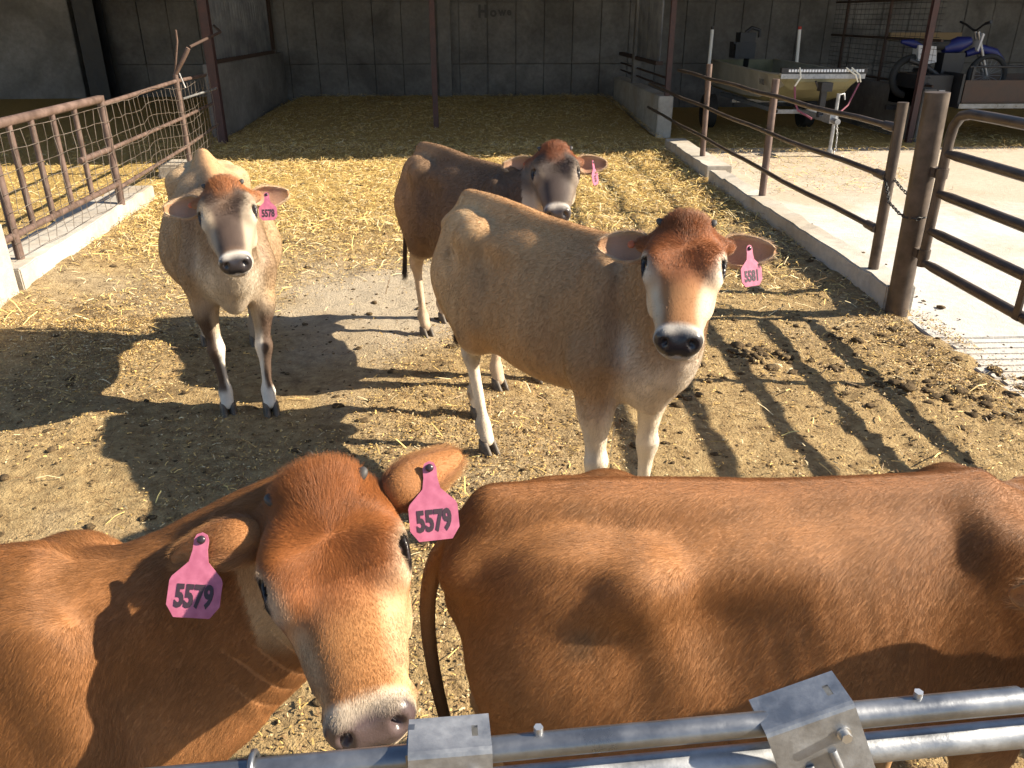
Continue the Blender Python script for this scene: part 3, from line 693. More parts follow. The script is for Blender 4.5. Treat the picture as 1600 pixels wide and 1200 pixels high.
def gheight(x, y):
    """the yard's surface: trampled, with the bedding rising under the roof"""
    x = np.asarray(x, float); y = np.asarray(y, float); p = np.stack([x, y, 0 * x], -1).reshape(-1, 3)
    h = .010 * vnoise(p, 2.1, 5) + .010 * vnoise(p, 6.3, 6) + .006 * vnoise(p, 27., 18) * (.3 + .7 * sstep(-.1, .5, vnoise(p, 1.3, 19))) + .013 * vnoise(p, 14., 8) * (.4 + .6 * sstep(-.2, .5, vnoise(p, .9, 9)))
    h = h.reshape(x.shape); pen = sstep(-4.4, -3.9, x) * sstep(3.1, 2.7, x)
    near = sstep(40, 20, np.abs(x)) * sstep(60, 30, np.abs(y - 8))
    bed = sstep(12.5, 18.5, y) * .23 * np.maximum(pen, sstep(-3.9, -4.5, x)) * sstep(25, 20, y)
    straw = sstep(6.5, 9, y) * pen * .012 * vnoise(p, 20., 15).reshape(x.shape)
    kerbside = sstep(.55, .0, np.abs(x - 2.72)) * sstep(4.6, 5.4, y) * sstep(13, 12, y) * .045 + sstep(.5, 0, np.abs(x + 3.36)) * sstep(5.2, 5.9, y) * sstep(10, 9, y) * .05
    return (h + straw) * near + bed + kerbside - .03 * sstep(2.8, 3.0, x) * near

# ------------------------------------------------------------ ground
def node_div(t, a, d):
    m = node(t, 'ShaderNodeMath', op='DIVIDE'); link(t, a, m.inputs[0]); m.inputs[1].default_value = d; return m.outputs[0]
def build_ground():
    xs = grid1(-1500, 1500, .035, 300, -4.2, 3.4, 1.18); ys = grid1(-1200, 1500, .035, 300, .6, 13.2, 1.18)
    X, Y = np.meshgrid(xs, ys, indexing='ij'); Z = gheight(X, Y); P = np.stack([X, Y, Z], -1).reshape(-1, 3); nx, ny = X.shape
    i = (np.arange(nx - 1)[:, None] * ny + np.arange(ny - 1)[None]).ravel(); Q = np.stack([i, i + ny, i + ny + 1, i + 1], 1)
    me = mesh_np('ground', P, Q); m, t, b = mat('ground', rough=.95, spec=.2); me.materials.append(m)
    gm = t.nodes.new('ShaderNodeNewGeometry'); co = gm.outputs['Position']; sx = t.nodes.new('ShaderNodeSeparateXYZ'); link(t, co, sx.inputs[0])
    n1 = noise(t, 1.6, 6, .65, co, .3); n2 = noise(t, 16, 5, .7, co); n3 = noise(t, 85, 4, .7, co); n4 = noise(t, .45, 4, .6, co, .5)
    dirt = ramp(t, n2.outputs['Fac'], [(.26, (.15, .095, .042)), (.42, (.38, .26, .125)), (.60, (.54, .39, .195)), (.80, (.64, .48, .25))]).outputs['Color']
    pale = ramp(t, n2.outputs['Fac'], [(.3, (.30, .24, .16)), (.7, (.55, .46, .33))]).outputs['Color']
    pm = ramp(t, n4.outputs['Fac'], [(.50, (0, 0, 0)), (.66, (.7, .7, .7))]).outputs['Color']
    c = mixc(t, pm, dirt, pale)
    dung = ramp(t, n1.outputs['Fac'], [(.56, (0, 0, 0)), (.68, (.75, .75, .75))]).outputs['Color']; c = mixc(t, dung, c, (.13, .085, .045))
    cv = node(t, 'ShaderNodeVectorMath', operation='SUBTRACT'); link(t, co, cv.inputs[0]); cv.inputs[1].default_value = (-.55, 5.6, 0); cl_ = node(t, 'ShaderNodeVectorMath', operation='LENGTH'); link(t, cv.outputs[0], cl_.inputs[0])
    pa = node(t, 'ShaderNodeMath', op='MULTIPLY_ADD'); link(t, n1.outputs['Fac'], pa.inputs[0]); pa.inputs[1].default_value = 1.3; link(t, cl_.outputs['Value'], pa.inputs[2])
    c = mixc(t, ramp(t, pa.outputs[0], [(.95, (.75, .75, .75)), (1.0, (.0, .0, .0))]).outputs['Color'] if False else ramp(t, node_div(t, pa.outputs[0], 2.4), [(.52, (.8, .8, .8)), (.80, (0, 0, 0))]).outputs['Color'], c, (.56, .48, .37))
    # golden straw towards the bedding
    mr = node(t, 'ShaderNodeMapRange'); mr.inputs['From Min'].default_value = 5.6; mr.inputs['From Max'].default_value = 9.0; link(t, sx.outputs['Y'], mr.inputs['Value'])
    ns = noise(t, 1.1, 5, .6, co); ma = node(t, 'ShaderNodeMath', op='MULTIPLY_ADD'); ma.use_clamp = True; link(t, ns.outputs['Fac'], ma.inputs[0]); ma.inputs[1].default_value = 1.6
    mb_ = node(t, 'ShaderNodeMath', op='MULTIPLY_ADD'); link(t, mr.outputs['Result'], mb_.inputs[0]); mb_.inputs[1].default_value = 1.9; mb_.inputs[2].default_value = -1.55; link(t, mb_.outputs[0], ma.inputs[2])
    straw = ramp(t, n3.outputs['Fac'], [(.25, (.24, .15, .045)), (.5, (.52, .35, .12)), (.75, (.70, .52, .21))]).outputs['Color']
    c = mixc(t, ma.outputs[0], c, straw)
    c = mixc(t, .55, c, ramp(t, n3.outputs['Fac'], [(.25, (.42, .40, .38)), (.6, (1, 1, 1))]).outputs['Color'], 'MULTIPLY'); link(t, c, b.inputs['Base Color'])
    ad = node(t, 'ShaderNodeMath', op='ADD'); link(t, n2.outputs['Fac'], ad.inputs[0]); link(t, n3.outputs['Fac'], ad.inputs[1]); bump(t, b, ad.outputs[0], 1.0, .03)
    o = bpy.data.objects.new('ground', me); COL.objects.link(o); tagp(o, 'trampled straw and dirt yard ground', 'ground', kind='structure')
build_ground()

def build_straw():
    rng = np.random.RandomState(4); pts = []
    def zone(n, x0, x1, y0, y1, pw=1.):
        x = rng.uniform(x0, x1, n); y = y0 + (y1 - y0) * rng.rand(n) ** pw; pts.append(np.stack([x, y], 1))
    zone(60000, -3.9, 2.75, 7.5, 13.0); zone(42000, -4.2, 3.0, 12.5, 18.9); zone(11000, -3.4, 2.75, 5.0, 8.0, .6); zone(3500, -3.4, 2.8, 1.0, 6.0)
    zone(15000, -9, -3.7, 6, 14); zone(2500, 2.9, 5.5, 9.0, 12.3); zone(2500, -3.38, -2.6, 5.5, 9.5); zone(5000, 1.9, 2.75, 5, 12); zone(6000, 3.2, 9, 12, 15)
    nlong = sum(map(len, pts)); zone(150000, -3.4, 2.8, 1.0, 5.2); zone(110000, -3.4, 2.8, 4.5, 9.0); zone(5000, 2.5, 3.0, 3.0, 5.0)
    p = np.concatenate(pts); short = np.arange(len(p)) >= nlong; d = vnoise(np.c_[p, 0 * p[:, 0]], 1.0, 21); keep = rng.rand(len(p)) < np.clip(.62 + .75 * d + .35 * sstep(7, 10, p[:, 1]), .08, 1); 
    pad = (p[:, 0] > 2.76) & (p[:, 0] < 3.3) & (p[:, 1] < 12.2) & (p[:, 1] > 5); keep &= ~pad; keep &= rng.rand(len(p)) > .88 * sstep(1.15, .55, np.hypot((p[:, 0] + .55) / .95, (p[:, 1] - 5.6) / .95) + .4 * d); keep &= rng.rand(len(p)) > sstep(7.5, 6., p[:, 1]) * sstep(.15, -.25, vnoise(np.c_[p, 0 * d], 1.7, 33)) * .55
    p = p[keep]; short = short[keep]; n = len(p); a = rng.uniform(0, 2 * np.pi, n); L = rng.gamma(3., .018, n).clip(.015, .16) * 1.1; w = rng.uniform(.0014, .0032, n); L = np.where(short, rng.gamma(2.0, .0055, n).clip(.004, .035), L)
    til = rng.randn(n) * .22; z = gheight(p[:, 0], p[:, 1]) + .004 + np.abs(rng.randn(n)) * .010 * (.4 + sstep(6, 9, p[:, 1])) + np.abs(np.sin(til)) * L * .5
    z = z + np.where(p[:, 0] > 2.8, .05, 0)
    dx = np.stack([np.cos(a) * np.cos(til), np.sin(a) * np.cos(til), np.sin(til)], 1) * (L / 2)[:, None]; sd = np.stack([-np.sin(a), np.cos(a), rng.randn(n) * .5], 1); sd = sd / np.linalg.norm(sd, axis=1)[:, None] * w[:, None]
    c = np.c_[p, z]; bend = np.c_[0 * a, 0 * a, np.abs(rng.randn(n)) * .12 * L]
    P = np.stack([c - dx - sd, c - dx + sd, c + bend + sd, c + bend - sd, c + dx + sd, c + dx - sd], 1).reshape(-1, 3)
    k = np.arange(n)[:, None] * 6; Q = np.concatenate([k + np.array([[0, 3, 2, 1]]), k + np.array([[3, 5, 4, 2]])])
    base = np.array([.66, .46, .165]) * (1 + .3 * rng.randn(n, 1)).clip(.35, 1.5); pale = rng.rand(n, 1) < .25; base = np.where(pale, np.array([.72, .60, .36]), base); dk = rng.rand(n, 1) < .20 + .22 * sstep(7, 4, p[:, 1])[:, None]; base = np.where(dk, np.array([.22, .14, .065]), base); base = np.where(short[:, None], base * np.array([.78, .73, .68]), base)
    me = mesh_np('straw', P, Q, np.repeat(np.clip(base, .02, .85), 6, 0), False)
    m, t, b = mat('straw', rough=.6, spec=.4); at = t.nodes.new('ShaderNodeAttribute'); at.attribute_name = 'col'; link(t, at.outputs['Color'], b.inputs['Base Color']); me.materials.append(m)
    o = bpy.data.objects.new('straw_litter', me); COL.objects.link(o); tagp(o, 'loose golden straw scattered over the yard and bedding', 'straw', kind='stuff')
build_straw()

def build_clods():
    rng = np.random.RandomState(9); mb = MB(); S = []
    for _ in range(900):
        x, y = rng.uniform(-3.3, 3.3), rng.uniform(1.0, 9.5) if rng.rand() < .8 else rng.uniform(9, 13); r = rng.gamma(2., .004) + .004; S.append((x, y, min(r, .022)))
    for cx, cy, sp, k in ((2.75, 3.75, .28, 70), (2.25, 4.0, .18, 35), (3.0, 3.2, .3, 70), (1.62, 4.35, .12, 45), (2.45, 8.1, .22, 50), (2.1, 7.0, .25, 25), (2.5, 4.6, .25, 30), (-1.9, 7.2, .3, 25), (2.5, 6.3, .12, 20), (1.2, 4.0, .2, 20)):
        for _ in range(k): S.append((cx + rng.randn() * sp, cy + rng.randn() * sp * .7, min(rng.gamma(2., .006) + .005, .030)))
    for _ in range(3600):
        x, y = rng.uniform(-3.3, 3.2), 1.0 + 7.5 * rng.rand() ** 1.3; S.append((x, y, rng.uniform(.0025, .008)))
    S = np.array(S); Z = gheight(S[:, 0], S[:, 1]); base = [(1, 0, 0), (-1, 0, 0), (0, 1, 0), (0, -1, 0), (0, 0, 1), (0, 0, -1)]
    V0 = []; 
    ico = bmesh.new(); bmesh.ops.create_icosphere(ico, subdivisions=2, radius=1); iv = np.array([v.co[:] for v in ico.verts]); fi = [[v.index for v in f.verts] for f in ico.faces]; ico.free(); fi = np.array(fi)
    PP, FF = [], []
    for k, ((x, y, r), z) in enumerate(zip(S, Z)):
        q = iv * (1 + .45 * vnoise(iv * 1.3 + k * 3.7, 1.4, 3)[:, None]) * V3(r * rng.uniform(.8, 1.7), r * rng.uniform(.8, 1.5), r * rng.uniform(.35, .7)); a = rng.rand() * 6.3
        q = q @ np.array([[math.cos(a), math.sin(a), 0], [-math.sin(a), math.cos(a), 0], [0, 0, 1]]); zz = z + (.035 if x > 2.86 else 0)
        PP.append(q + V3(x, y, zz + r * .15)); FF.append(fi + len(iv) * k)
    me = mesh_np('clods', np.concatenate(PP), np.concatenate(FF)); m, t, b = mat('dung', rough=.95, spec=.2); gm = t.nodes.new('ShaderNodeNewGeometry'); n = noise(t, 30, 5, .7, gm.outputs['Position']); n2 = noise(t, 4, 3, .6, gm.outputs['Position'])
    c = ramp(t, n.outputs['Fac'], [(.3, (.035, .024, .012)), (.55, (.10, .068, .036)), (.8, (.26, .19, .10))]).outputs['Color']; link(t, c, b.inputs['Base Color']); bump(t, b, n.outputs['Fac'], .9, .02); me.materials.append(m)
    o = bpy.data.objects.new('manure_clods', me); COL.objects.link(o); tagp(o, 'dark crumbly manure clods strewn over the yard', 'manure', kind='stuff')
build_clods()

# concrete pad on the right, with a grooved edge strip
pad = MB().box((2.84, 4.62, -.20), (14, 12.6, .0)).build('concrete_pad', 'concrete_pad', bevel=.006); tagp(pad, 'pale concrete pad beyond the pipe fence', 'pad', kind='structure')
for k in range(13):
    y = 4.60 - k * .088; MB().box((2.86 + .03 * math.sin(k * 2.1), y - .075, -.20), (9, y, .0)).build('groove_rib', 'concrete_pad', pad, .008)
yb = 4.60 - 13 * .088; MB().box((2.95, -1.0, -.2), (14, yb - .01, -.004)).build('pad_apron', 'concrete_pad', pad)
# ------------------------------------------------------------ barn
barn = empty('barn', (0, 19, 0)); tagp(barn, 'open-fronted barn with dark concrete panel back wall behind the bedded pen', 'barn')
def under(o, p):
    o.parent = p; o.matrix_parent_inverse = p.matrix_world.inverted() if False else Matrix.Translation(-Vector(p.location)); return o
bw = MB().box((-16, 19.06, -.3), (20, 19.4, 5.4)).build('back_wall', 'concrete_wall'); under(bw, barn)
pm = {}
rng = random.Random(3)
xs = [-15.9]
while xs[-1] < 19: xs.append(xs[-1] + .618)
for i, (xa, xb) in enumerate(zip(xs[:-1], xs[1:])):
    if -8.5 < (xa + xb) / 2 < -7.7: continue
    for (za, zb) in ((-.2, .885), (.90, 2.12), (2.135, 3.4)):
        k = ('panel', round(zb - za, 3))
        if k not in pm:
            pm[k] = MB().box((-.304, -.05, 0), (.304, .05, zb - za)).mesh('panel', .008); pm[k].materials.append(MAT['concrete_wall'])
        o = bpy.data.objects.new('panel', pm[k]); COL.objects.link(o); o.parent = bw; o.location = ((xa + xb) / 2, 19.03 + rng.uniform(-.008, .008), za)
for x0, x1 in ((-15.9, -8.5),):     # thicker wall section on the far left
    for k in range(4):
        xa = x0 + (x1 - x0) * k / 4; o = MB().box((xa + .006, 18.6, -.2), (xa + (x1 - x0) / 4 - .006, 18.97, 3.4)).build('wall_slab', 'concrete_slab', None, .012); under(o, barn)
o = MB().box((-.90, 18.70, -.2), (-.62, 18.965, 5.)).build('pillar', 'concrete_wall', None, .01); under(o, barn)
o = MB().box((-4.62, 18.72, -.2), (-4.40, 18.965, 5.)).build('pillar', 'concrete_wall', None, .01); under(o, barn)
# roof: eave slightly skewed to the pen
sl = (11.65 - 10.8) / (13 - 1.3); ey = lambda x: 10.8 + (x - 1.3) * sl
rb = MB(); V = [(-22, ey(-22), 4.3), (24, ey(24), 4.3), (24, 19.5, 5.3), (-22, 19.5, 5.3)]; V2 = [(x, y, z + .08) for x, y, z in V]
rb.add(V + V2, [(3, 2, 1, 0), (4, 5, 6, 7), (0, 1, 5, 4), (1, 2, 6, 5), (2, 3, 7, 6), (3, 0, 4, 7)]); o = rb.build('roof', 'sheet_metal'); under(o, barn)
for x in (-16.2, 20.0):
    o = MB().box((x, 11.8, -.3), (x + .2, 19.4, 4.25)).build('end_wall', 'concrete_wall'); under(o, barn)
for x in (-8.1, -.79, 6.9, 14):
    pass
# writing on the wall
tx = text_mesh('H', .34, .8, .001); tx.materials.append(MAT['chalk'])
wr = bpy.data.objects.new('wall_writing', tx); COL.objects.link(wr); wr.matrix_world = Matrix.Translation((.07, 18.965, 1.93)) @ Matrix.Rotation(math.pi / 2, 4, 'X'); under(wr, barn)
for s_, x_, z_, sz in (('o', .30, 1.92, .26), ('w', .49, 1.93, .22), ('e', .64, 1.93, .2)):
    t2 = text_mesh(s_, sz, 1., .001); t2.materials.append(MAT['chalk']); w2 = bpy.data.objects.new('wall_writing', t2); COL.objects.link(w2); w2.matrix_world = Matrix.Translation((x_, 18.965, z_)) @ Matrix.Rotation(math.pi / 2, 4, 'X'); under(w2, barn)

def corrugated(name, x, y0, y1, z0, z1, parent, nx=1, pitch=.17, amp=.034):
    n = int((y1 - y0) / pitch * 6); V = []; F = []
    for i in range(n + 1):
        y = y0 + (y1 - y0) * i / n; dx = amp * math.sin(2 * math.pi * (y - y0) / pitch)
        V += [(x + dx, y, z0), (x + dx, y, z1)]
    for i in range(n): F.append((2*i, 2*i+2, 2*i+3, 2*i+1))
    mb = MB(); mb.add(V, F, True); me = mb.mesh(name); me.materials.append(MAT['sheet_metal']); o = bpy.data.objects.new(name, me); COL.objects.link(o); sm = o.modifiers.new('s', 'SOLIDIFY'); sm.thickness = .002; under(o, parent); return o
# left partition: low concrete wall with corrugated sheets above
lp = empty('partition_wall', (-4.25, 16, 0)); tagp(lp, 'grey concrete partition with corrugated sheet above, left of the bedding', 'wall')
under(MB().box((-4.42, 13.85, -.2), (-4.22, 18.7, 1.15)).build('concrete_base', 'concrete_wall', None, .01), lp)
for k in range(4): corrugated('sheet', -4.26 + .004 * (k % 2), 13.95 + k * .96, 13.95 + (k + 1) * .96 + .02, 1.19, 4.2, lp)
under(MB().box((-4.33, 13.86, 1.155), (-4.20, 17.9, 1.215)).build('ledger', 'dark_rust'), lp)
under(MB().box((-4.36, 17.84, 1.22), (-4.20, 17.98, 4.3)).build('frame_post', 'dark_rust'), lp)
under(MB().box((-4.36, 13.86, 1.22), (-4.24, 13.94, 4.3)).build('frame_post', 'dark_rust'), lp)
# right low wall
rp = empty('low_wall', (3.07, 16, 0)); tagp(rp, 'low concrete wall with pale sunlit end right of the straw bedding', 'wall')
under(MB().box((2.95, 13.93, -.2), (3.20, 18.75, .64)).build('concrete_base', 'concrete_kerb', None, .012), rp)
for k in range(2): corrugated('sheet', 3.08, 14.75 + k * .96, 14.75 + (k + 1) * .96 + .02, 1.14, 4.2, rp)
under(MB().box((3.02, 14.7, 1.08), (3.14, 18.7, 1.14)).build('ledger', 'dark_rust'), rp)
under(MB().box((3.0, 16.75, .645), (3.16, 16.93, 4.2)).build('frame_post', 'concrete_wall'), rp)
for z in (.78, .92): under(MB().tube([(3.08, 14.05, z), (3.08, 18.7, z)], .018, 8).build('rail', 'dark_rust'), rp)

def hpost(name, x, y, h, label, m='red_post', w=.09, z0=-.2, lean=0.):
    mb = MB(); mb.box((x - w/2, y - w/2, z0), (x + w/2, y - w/2 + .012, h)); mb.box((x - w/2, y + w/2 - .012, z0), (x + w/2, y + w/2, h)); mb.box((x - .006, y - w/2 + .012, z0), (x + .006, y + w/2 - .012, h))
    me = mb.mesh(name); me.materials.append(MAT[m]); o = bpy.data.objects.new(name, me); COL.objects.link(o); tagp(o, label, 'post', 'steel posts carrying the barn roof'); return o
hpost('steel_post', -.79, 14.75, 4.7, 'thin dark red steel post standing in the middle of the straw bedding')
hpost('steel_post', -4.10, 13.32, 4.6, 'rusty steel roof post at the end of the mesh fence', 'red_post', .13)
hpost('steel_post', 3.10, 14.0, 4.7, 'dark red steel post rising from the low concrete wall end', 'red_post', .08, .64)
hpost('steel_post', 6.95, 13.25, 4.6, 'dark red steel post at the end of the wire panel by the trailer', 'red_post', .09)
hpost('steel_post', -8.1, 18.6, 4.9, 'broad black steel column against the back wall beside the far left slab', 'black_paint', .42)

# ------------------------------------------------------------ left side: kerb, block, pipe fence with wire mesh
kb = MB()
def kerb(name, pts, w, h, label, parent=None):
    V = []; F = []; r = random.Random(len(pts))
    for (x, y) in pts:
        j = lambda a: r.uniform(-a, a)
        V += [(x, y, -.2), (x + j(.010) + .02 * (r.random() < .1), y, h + j(.006) - .02 * (r.random() < .08)), (x + w + j(.010) - .025 * (r.random() < .1), y, h + j(.006) - .015 * (r.random() < .08)), (x + w, y, -.2)]
    for i in range(len(pts) - 1):
        for k in range(4): F.append((4*i + k, 4*i + (k+1) % 4, 4*i + 4 + (k+1) % 4, 4*i + 4 + k))
    F += [(3, 2, 1, 0), tuple(4 * (len(pts) - 1) + k for k in range(4))]
    o = MB().add(V, F).build(name, 'concrete_kerb', None, .009); tagp(o, label, 'kerb'); return o
kerb('kerb', [(-3.74 - .01 * i - .004 * (i % 3), 5.72 + i * .15) for i in range(22)], .40, .19, 'pale sunlit concrete kerb under the wire mesh fence')
kerb('kerb', [(2.74 - .0013 * i, 5.10 + i * .15) for i in range(31)], .20, .19, 'long shaded-side concrete kerb carrying the pipe fence')
kerb('kerb', [(2.72, 9.78 + i * .15) for i in range(17)], .30, .20, 'short broken-ended concrete kerb before the low barn wall')
bl = MB().box((-4.1, 4.4, -.2), (-3.36, 5.70, .56)).build('concrete_block', 'concrete_kerb', None, .03); tagp(bl, 'weathered concrete block at the end of the left kerb', 'block')
bl2 = MB().box((-4.05, 10.35, -.1), (-3.62, 10.85, .16)).build('concrete_block', 'concrete_kerb', None, .03); tagp(bl2, 'small rough concrete block at the foot of the broken fence post', 'block')

lf = empty('mesh_fence', (-3.55, 8, 0)); tagp(lf, 'rusty pipe fence panel covered with wire mesh on the pale kerb', 'fence')
fx = lambda y: -3.47 - .03 * (y - 5.98)
def P_(name, mb, m='rust_pipe', par=lf): return under(mb.build(name, m), par)
P_('post', MB().tube([(fx(5.98), 5.98, .17), (fx(5.98), 5.98, 1.17)], .032))
P_('post', MB().tube([(fx(7.99), 7.99, .17), (fx(7.99), 7.99, 1.18)], .036))
pc = P_('post', MB().tube([(-3.70, 10.55, .0), (-3.705, 10.55, 1.20)], .033))
P_('top_rail', MB().tube([(fx(3.4), 3.4, 1.14), (fx(6), 6, 1.145), (fx(7.97), 7.97, 1.15)], .036))
P_('top_rail', MB().tube([(fx(8.0), 8.0, 1.10), (-3.70, 10.5, 1.13), (-3.84, 12.1, 1.10)], .022))
P_('middle_rail', MB().tube([(fx(7.3), 7.3, .70), (fx(8), 8, .70)], .026)); P_('middle_rail', MB().tube([(fx(8.0), 8.0, .70), (-3.70, 10.5, .70), (-3.88, 12.35, .70)], .020))
P_('bottom_rail', MB().tube([(fx(4.4), 4.4, .37), (fx(6), 6, .37), (fx(8), 8, .37)], .026)); P_('bottom_rail', MB().tube([(fx(8.), 8., .33), (-3.70, 10.5, .36), (-3.92, 12.6, .38)], .020))
for y in (4.4, 5.05, 5.5, 6.28, 6.62, 6.98, 7.40): P_('picket', MB().tube([(fx(y), y, .375), (fx(y), y, 1.13)], .024, 9))
wm = MB(); wr_ = random.Random(5)
ys_ = np.arange(5.9, 12.1, .16); zs_ = [.22, .32, .43, .55, .68, .82, .96, 1.09]
wx = lambda y: (fx(y) if y < 8 else -3.53 - .068 * (y - 8)) + .04
for z in zs_:
    wm.tube([(wx(y) + wr_.uniform(-.012, .012), y, z + .05 * math.sin(y * 2.2) * (y > 9) + wr_.uniform(-.008, .008)) for y in ys_], .0026, 4, False)
for y in ys_:
    wm.tube([(wx(y) + wr_.uniform(-.01, .01), y + wr_.uniform(-.02, .02) + .05 * (y > 8.2) * math.sin(z * 3), z) for z in zs_], .0026, 4, False)
P_('wire_mesh', wm, 'wire')
# bent rods on the broken post
rods = empty('bent_rods', (-3.70, 10.55, 1.2)); tagp(rods, 'snapped rusty rods bent out from the top of the broken fence post', 'rods')
P_('rod', MB().tube([(-3.71, 10.55, 1.20), (-3.60, 10.5, 1.58), (-3.59, 10.48, 1.70)], .012, 8), 'rust_pipe', rods)
P_('rod', MB().tube([(-3.71, 10.56, 1.20), (-3.55, 10.55, 1.42), (-3.50, 10.55, 1.50)], .028, 8), 'rust_pipe', rods)
P_('rod', MB().tube([(-3.50, 10.6, 1.51), (-3.40, 11.6, 1.66), (-3.95, 13.2, 1.72)], .018, 8), 'dark_rust', rods)
P_('white_rod', MB().tube([(-3.66, 10.56, 1.22), (-3.62, 10.58, 1.05)], .010, 8), 'zinc', rods); P_('white_rod', MB().tube([(-3.68, 10.6, .92), (-3.62, 11.8, .95)], .014, 8), 'zinc', rods)

# ------------------------------------------------------------ right side: pipe fence, gatepost, gate, chain
pf = empty('pipe_fence', (2.85, 8, 0)); tagp(pf, 'three-rail rusty pipe fence standing on the long concrete kerb', 'fence')
for x, y, xt, h in ((2.86, 10.56, 2.84, 1.31), (2.85, 8.11, 2.84, 1.30), (2.815, 5.50, 2.80, 1.33)): P_('post', MB().tube([(x, y, .185), (xt, y, h)], .036, 12), 'dark_pipe' if y < 6 else 'rust_pipe', pf)
def rail(z, y1, sag):
    n = 14; pts = [(2.785 - .012 * math.sin(k / n * 9), 5.62 + (y1 - 5.62) * k / n, z - sag * math.sin(math.pi * k / n) + .006 * math.sin(k * 1.7)) for k in range(n + 1)]
    r = P_('rail', MB().tube(pts, .021, 10), 'dark_pipe', pf); c = MB().tube([(2.785, 5.50, z), (2.785, 5.53, z), (2.785, 5.66, z)], [.030, .033, .030], 12).build('coupler', 'dark_pipe'); c.parent = r; return r
rail(1.168, 11.95, .012); rail(.845, 13.92, .03); rail(.480, 13.92, .02)
gp = MB().tube([(2.805, 5.05, -.1), (2.79, 5.05, .7), (2.772, 5.05, 1.43)], .072, 20).build('gatepost', 'dark_pipe'); tagp(gp, 'thick rusty steel pipe gatepost with chipped top', 'gatepost')
gate = empty('pipe_gate', (2.83, 4.9, 0)); tagp(gate, 'five-bar dark steel pipe gate hinged on the thick gatepost', 'gate')
P_('frame', MB().tube([(2.83, 4.915, .38), (2.83, 4.915, 1.16), (2.83, 4.90, 1.25), (2.83, 4.84, 1.315), (2.83, 4.74, 1.335), (2.83, 4.5, 1.338), (2.83, 1.3, 1.345)], .030, 12), 'dark_pipe', gate)
for z in (1.09, .85, .615, .41): P_('bar', MB().tube([(2.83, 4.93, z), (2.83, 4.78, z), (2.83, 1.3, z)], [.020, .030, .030], 12), 'dark_pipe', gate)
P_('brace', MB().box((2.80, 3.86, .39), (2.812, 3.91, 1.33)), 'dark_pipe', gate); P_('brace', MB().box((2.80, 2.3, .39), (2.812, 2.35, 1.33)), 'dark_pipe', gate)
for z in (.97, .46):
    P_('hinge', MB().box((2.79, 4.93, z - .028), (2.85, 5.0, z + .028)).tube([(2.83, 4.915, z - .03), (2.83, 4.915, z + .03)], .037, 12), 'dark_pipe', gate)
ch = MB(); L = [np.array(p) for p in ((2.785, 5.52, .86), (2.77, 5.46, .80), (2.735, 5.30, .71), (2.72, 5.12, .68), (2.72, 5.03, .672), (2.77, 4.965, .676), (2.84, 4.97, .69))]
def chain(pts, step=.026):
    i = 0; acc = []
    for a, b in zip(pts[:-1], pts[1:]):
        n = max(1, int(np.linalg.norm(b - a) / step))
        for k in range(n): acc.append((a + (b - a) * k / n, nrm(b - a)))
    for k, (p, d) in enumerate(acc):
        sd = nrm(np.cross(d, (0, 0, 1))); ax = sd if k % 2 else nrm(np.cross(d, sd)); e = np.cross(ax, d)
        pts_ = [p + d * .018 * math.cos(g) + e * .010 * math.sin(g) for g in np.linspace(0, 2 * math.pi, 9)]; ch.tube(pts_, .0036, 5, False)
chain(L); chain([np.array(p) for p in ((2.83, 5.50, .84), (2.84, 5.38, .79), (2.86, 5.2, .73), (2.86, 5.1, .70))])
cho = ch.build('chain', 'black_paint'); tagp(cho, 'rusty chain looped from the fence rail end around the gatepost', 'chain')

# ------------------------------------------------------------ boat on its trailer
bt = empty('jon_boat', (4.98, 14, 0)); tagp(bt, 'olive flat-bottomed boat with light bar parked on a trailer in the shade', 'boat')
S_ = [(16.2, .60, .58, .60, 1.10), (15, .64, .60, .60, 1.09), (14, .66, .61, .60, 1.08), (13.2, .66, .60, .63, 1.07), (12.75, .65, .56, .72, 1.07), (12.4, .63, .50, .86, 1.075), (12.28, .62, .48, .98, 1.08)]
V = []; F = []
for y, wt, wb, zb, zt in S_:
    V += [(4.98 - wt, y, zt), (4.98 - wb, y, zb + .06), (4.98 - wb + .10, y, zb), (4.98 + wb - .10, y, zb), (4.98 + wb, y, zb + .06), (4.98 + wt, y, zt)]
for i in range(len(S_) - 1):
    for k in range(5): F.append((6*i + k, 6*i + k + 1, 6*i + 7 + k, 6*i + 6 + k))
F += [tuple(range(6))[::-1], tuple(36 + k for k in range(6))]
hull = MB().add(V, F).build('hull', 'boat_olive'); hull.data.materials.append(MAT['boat_tan'])
for i_, f_ in enumerate(hull.data.polygons):
    if abs(f_.normal.x) > .7: f_.material_index = 1
so = hull.modifiers.new('s', 'SOLIDIFY'); so.thickness = .008; under(hull, bt)
P_('gunwale', MB().tube([(4.98 - w_, y, zt) for y, w_, _, _, zt in S_], .018, 8).tube([(4.98 + w_, y, zt) for y, w_, _, _, zt in S_], .018, 8), 'boat_tan', bt)
P_('deck', MB().box((4.40, 12.33, 1.03), (5.56, 13.2, 1.05)).box((4.42, 13.9, .90), (5.54, 14.4, .92)), 'boat_inside', bt)
P_('bow_trim', MB().box((4.36, 12.255, 1.02), (5.60, 12.275, 1.085)), 'galvanized', bt)
lb = P_('light_bar', MB().box((4.36, 12.25, 1.09), (5.62, 12.33, 1.165)), 'black_paint', bt)
for k in range(26):
    x = 4.46 + k * .043; o = MB().box((x, 12.242, 1.112), (x + .030, 12.252, 1.148)).build('lens', 'led'); under(o, bt); o.parent = lb; o.matrix_parent_inverse = Matrix.Translation((0, 0, 0)); o.location = (0, 0, 0)
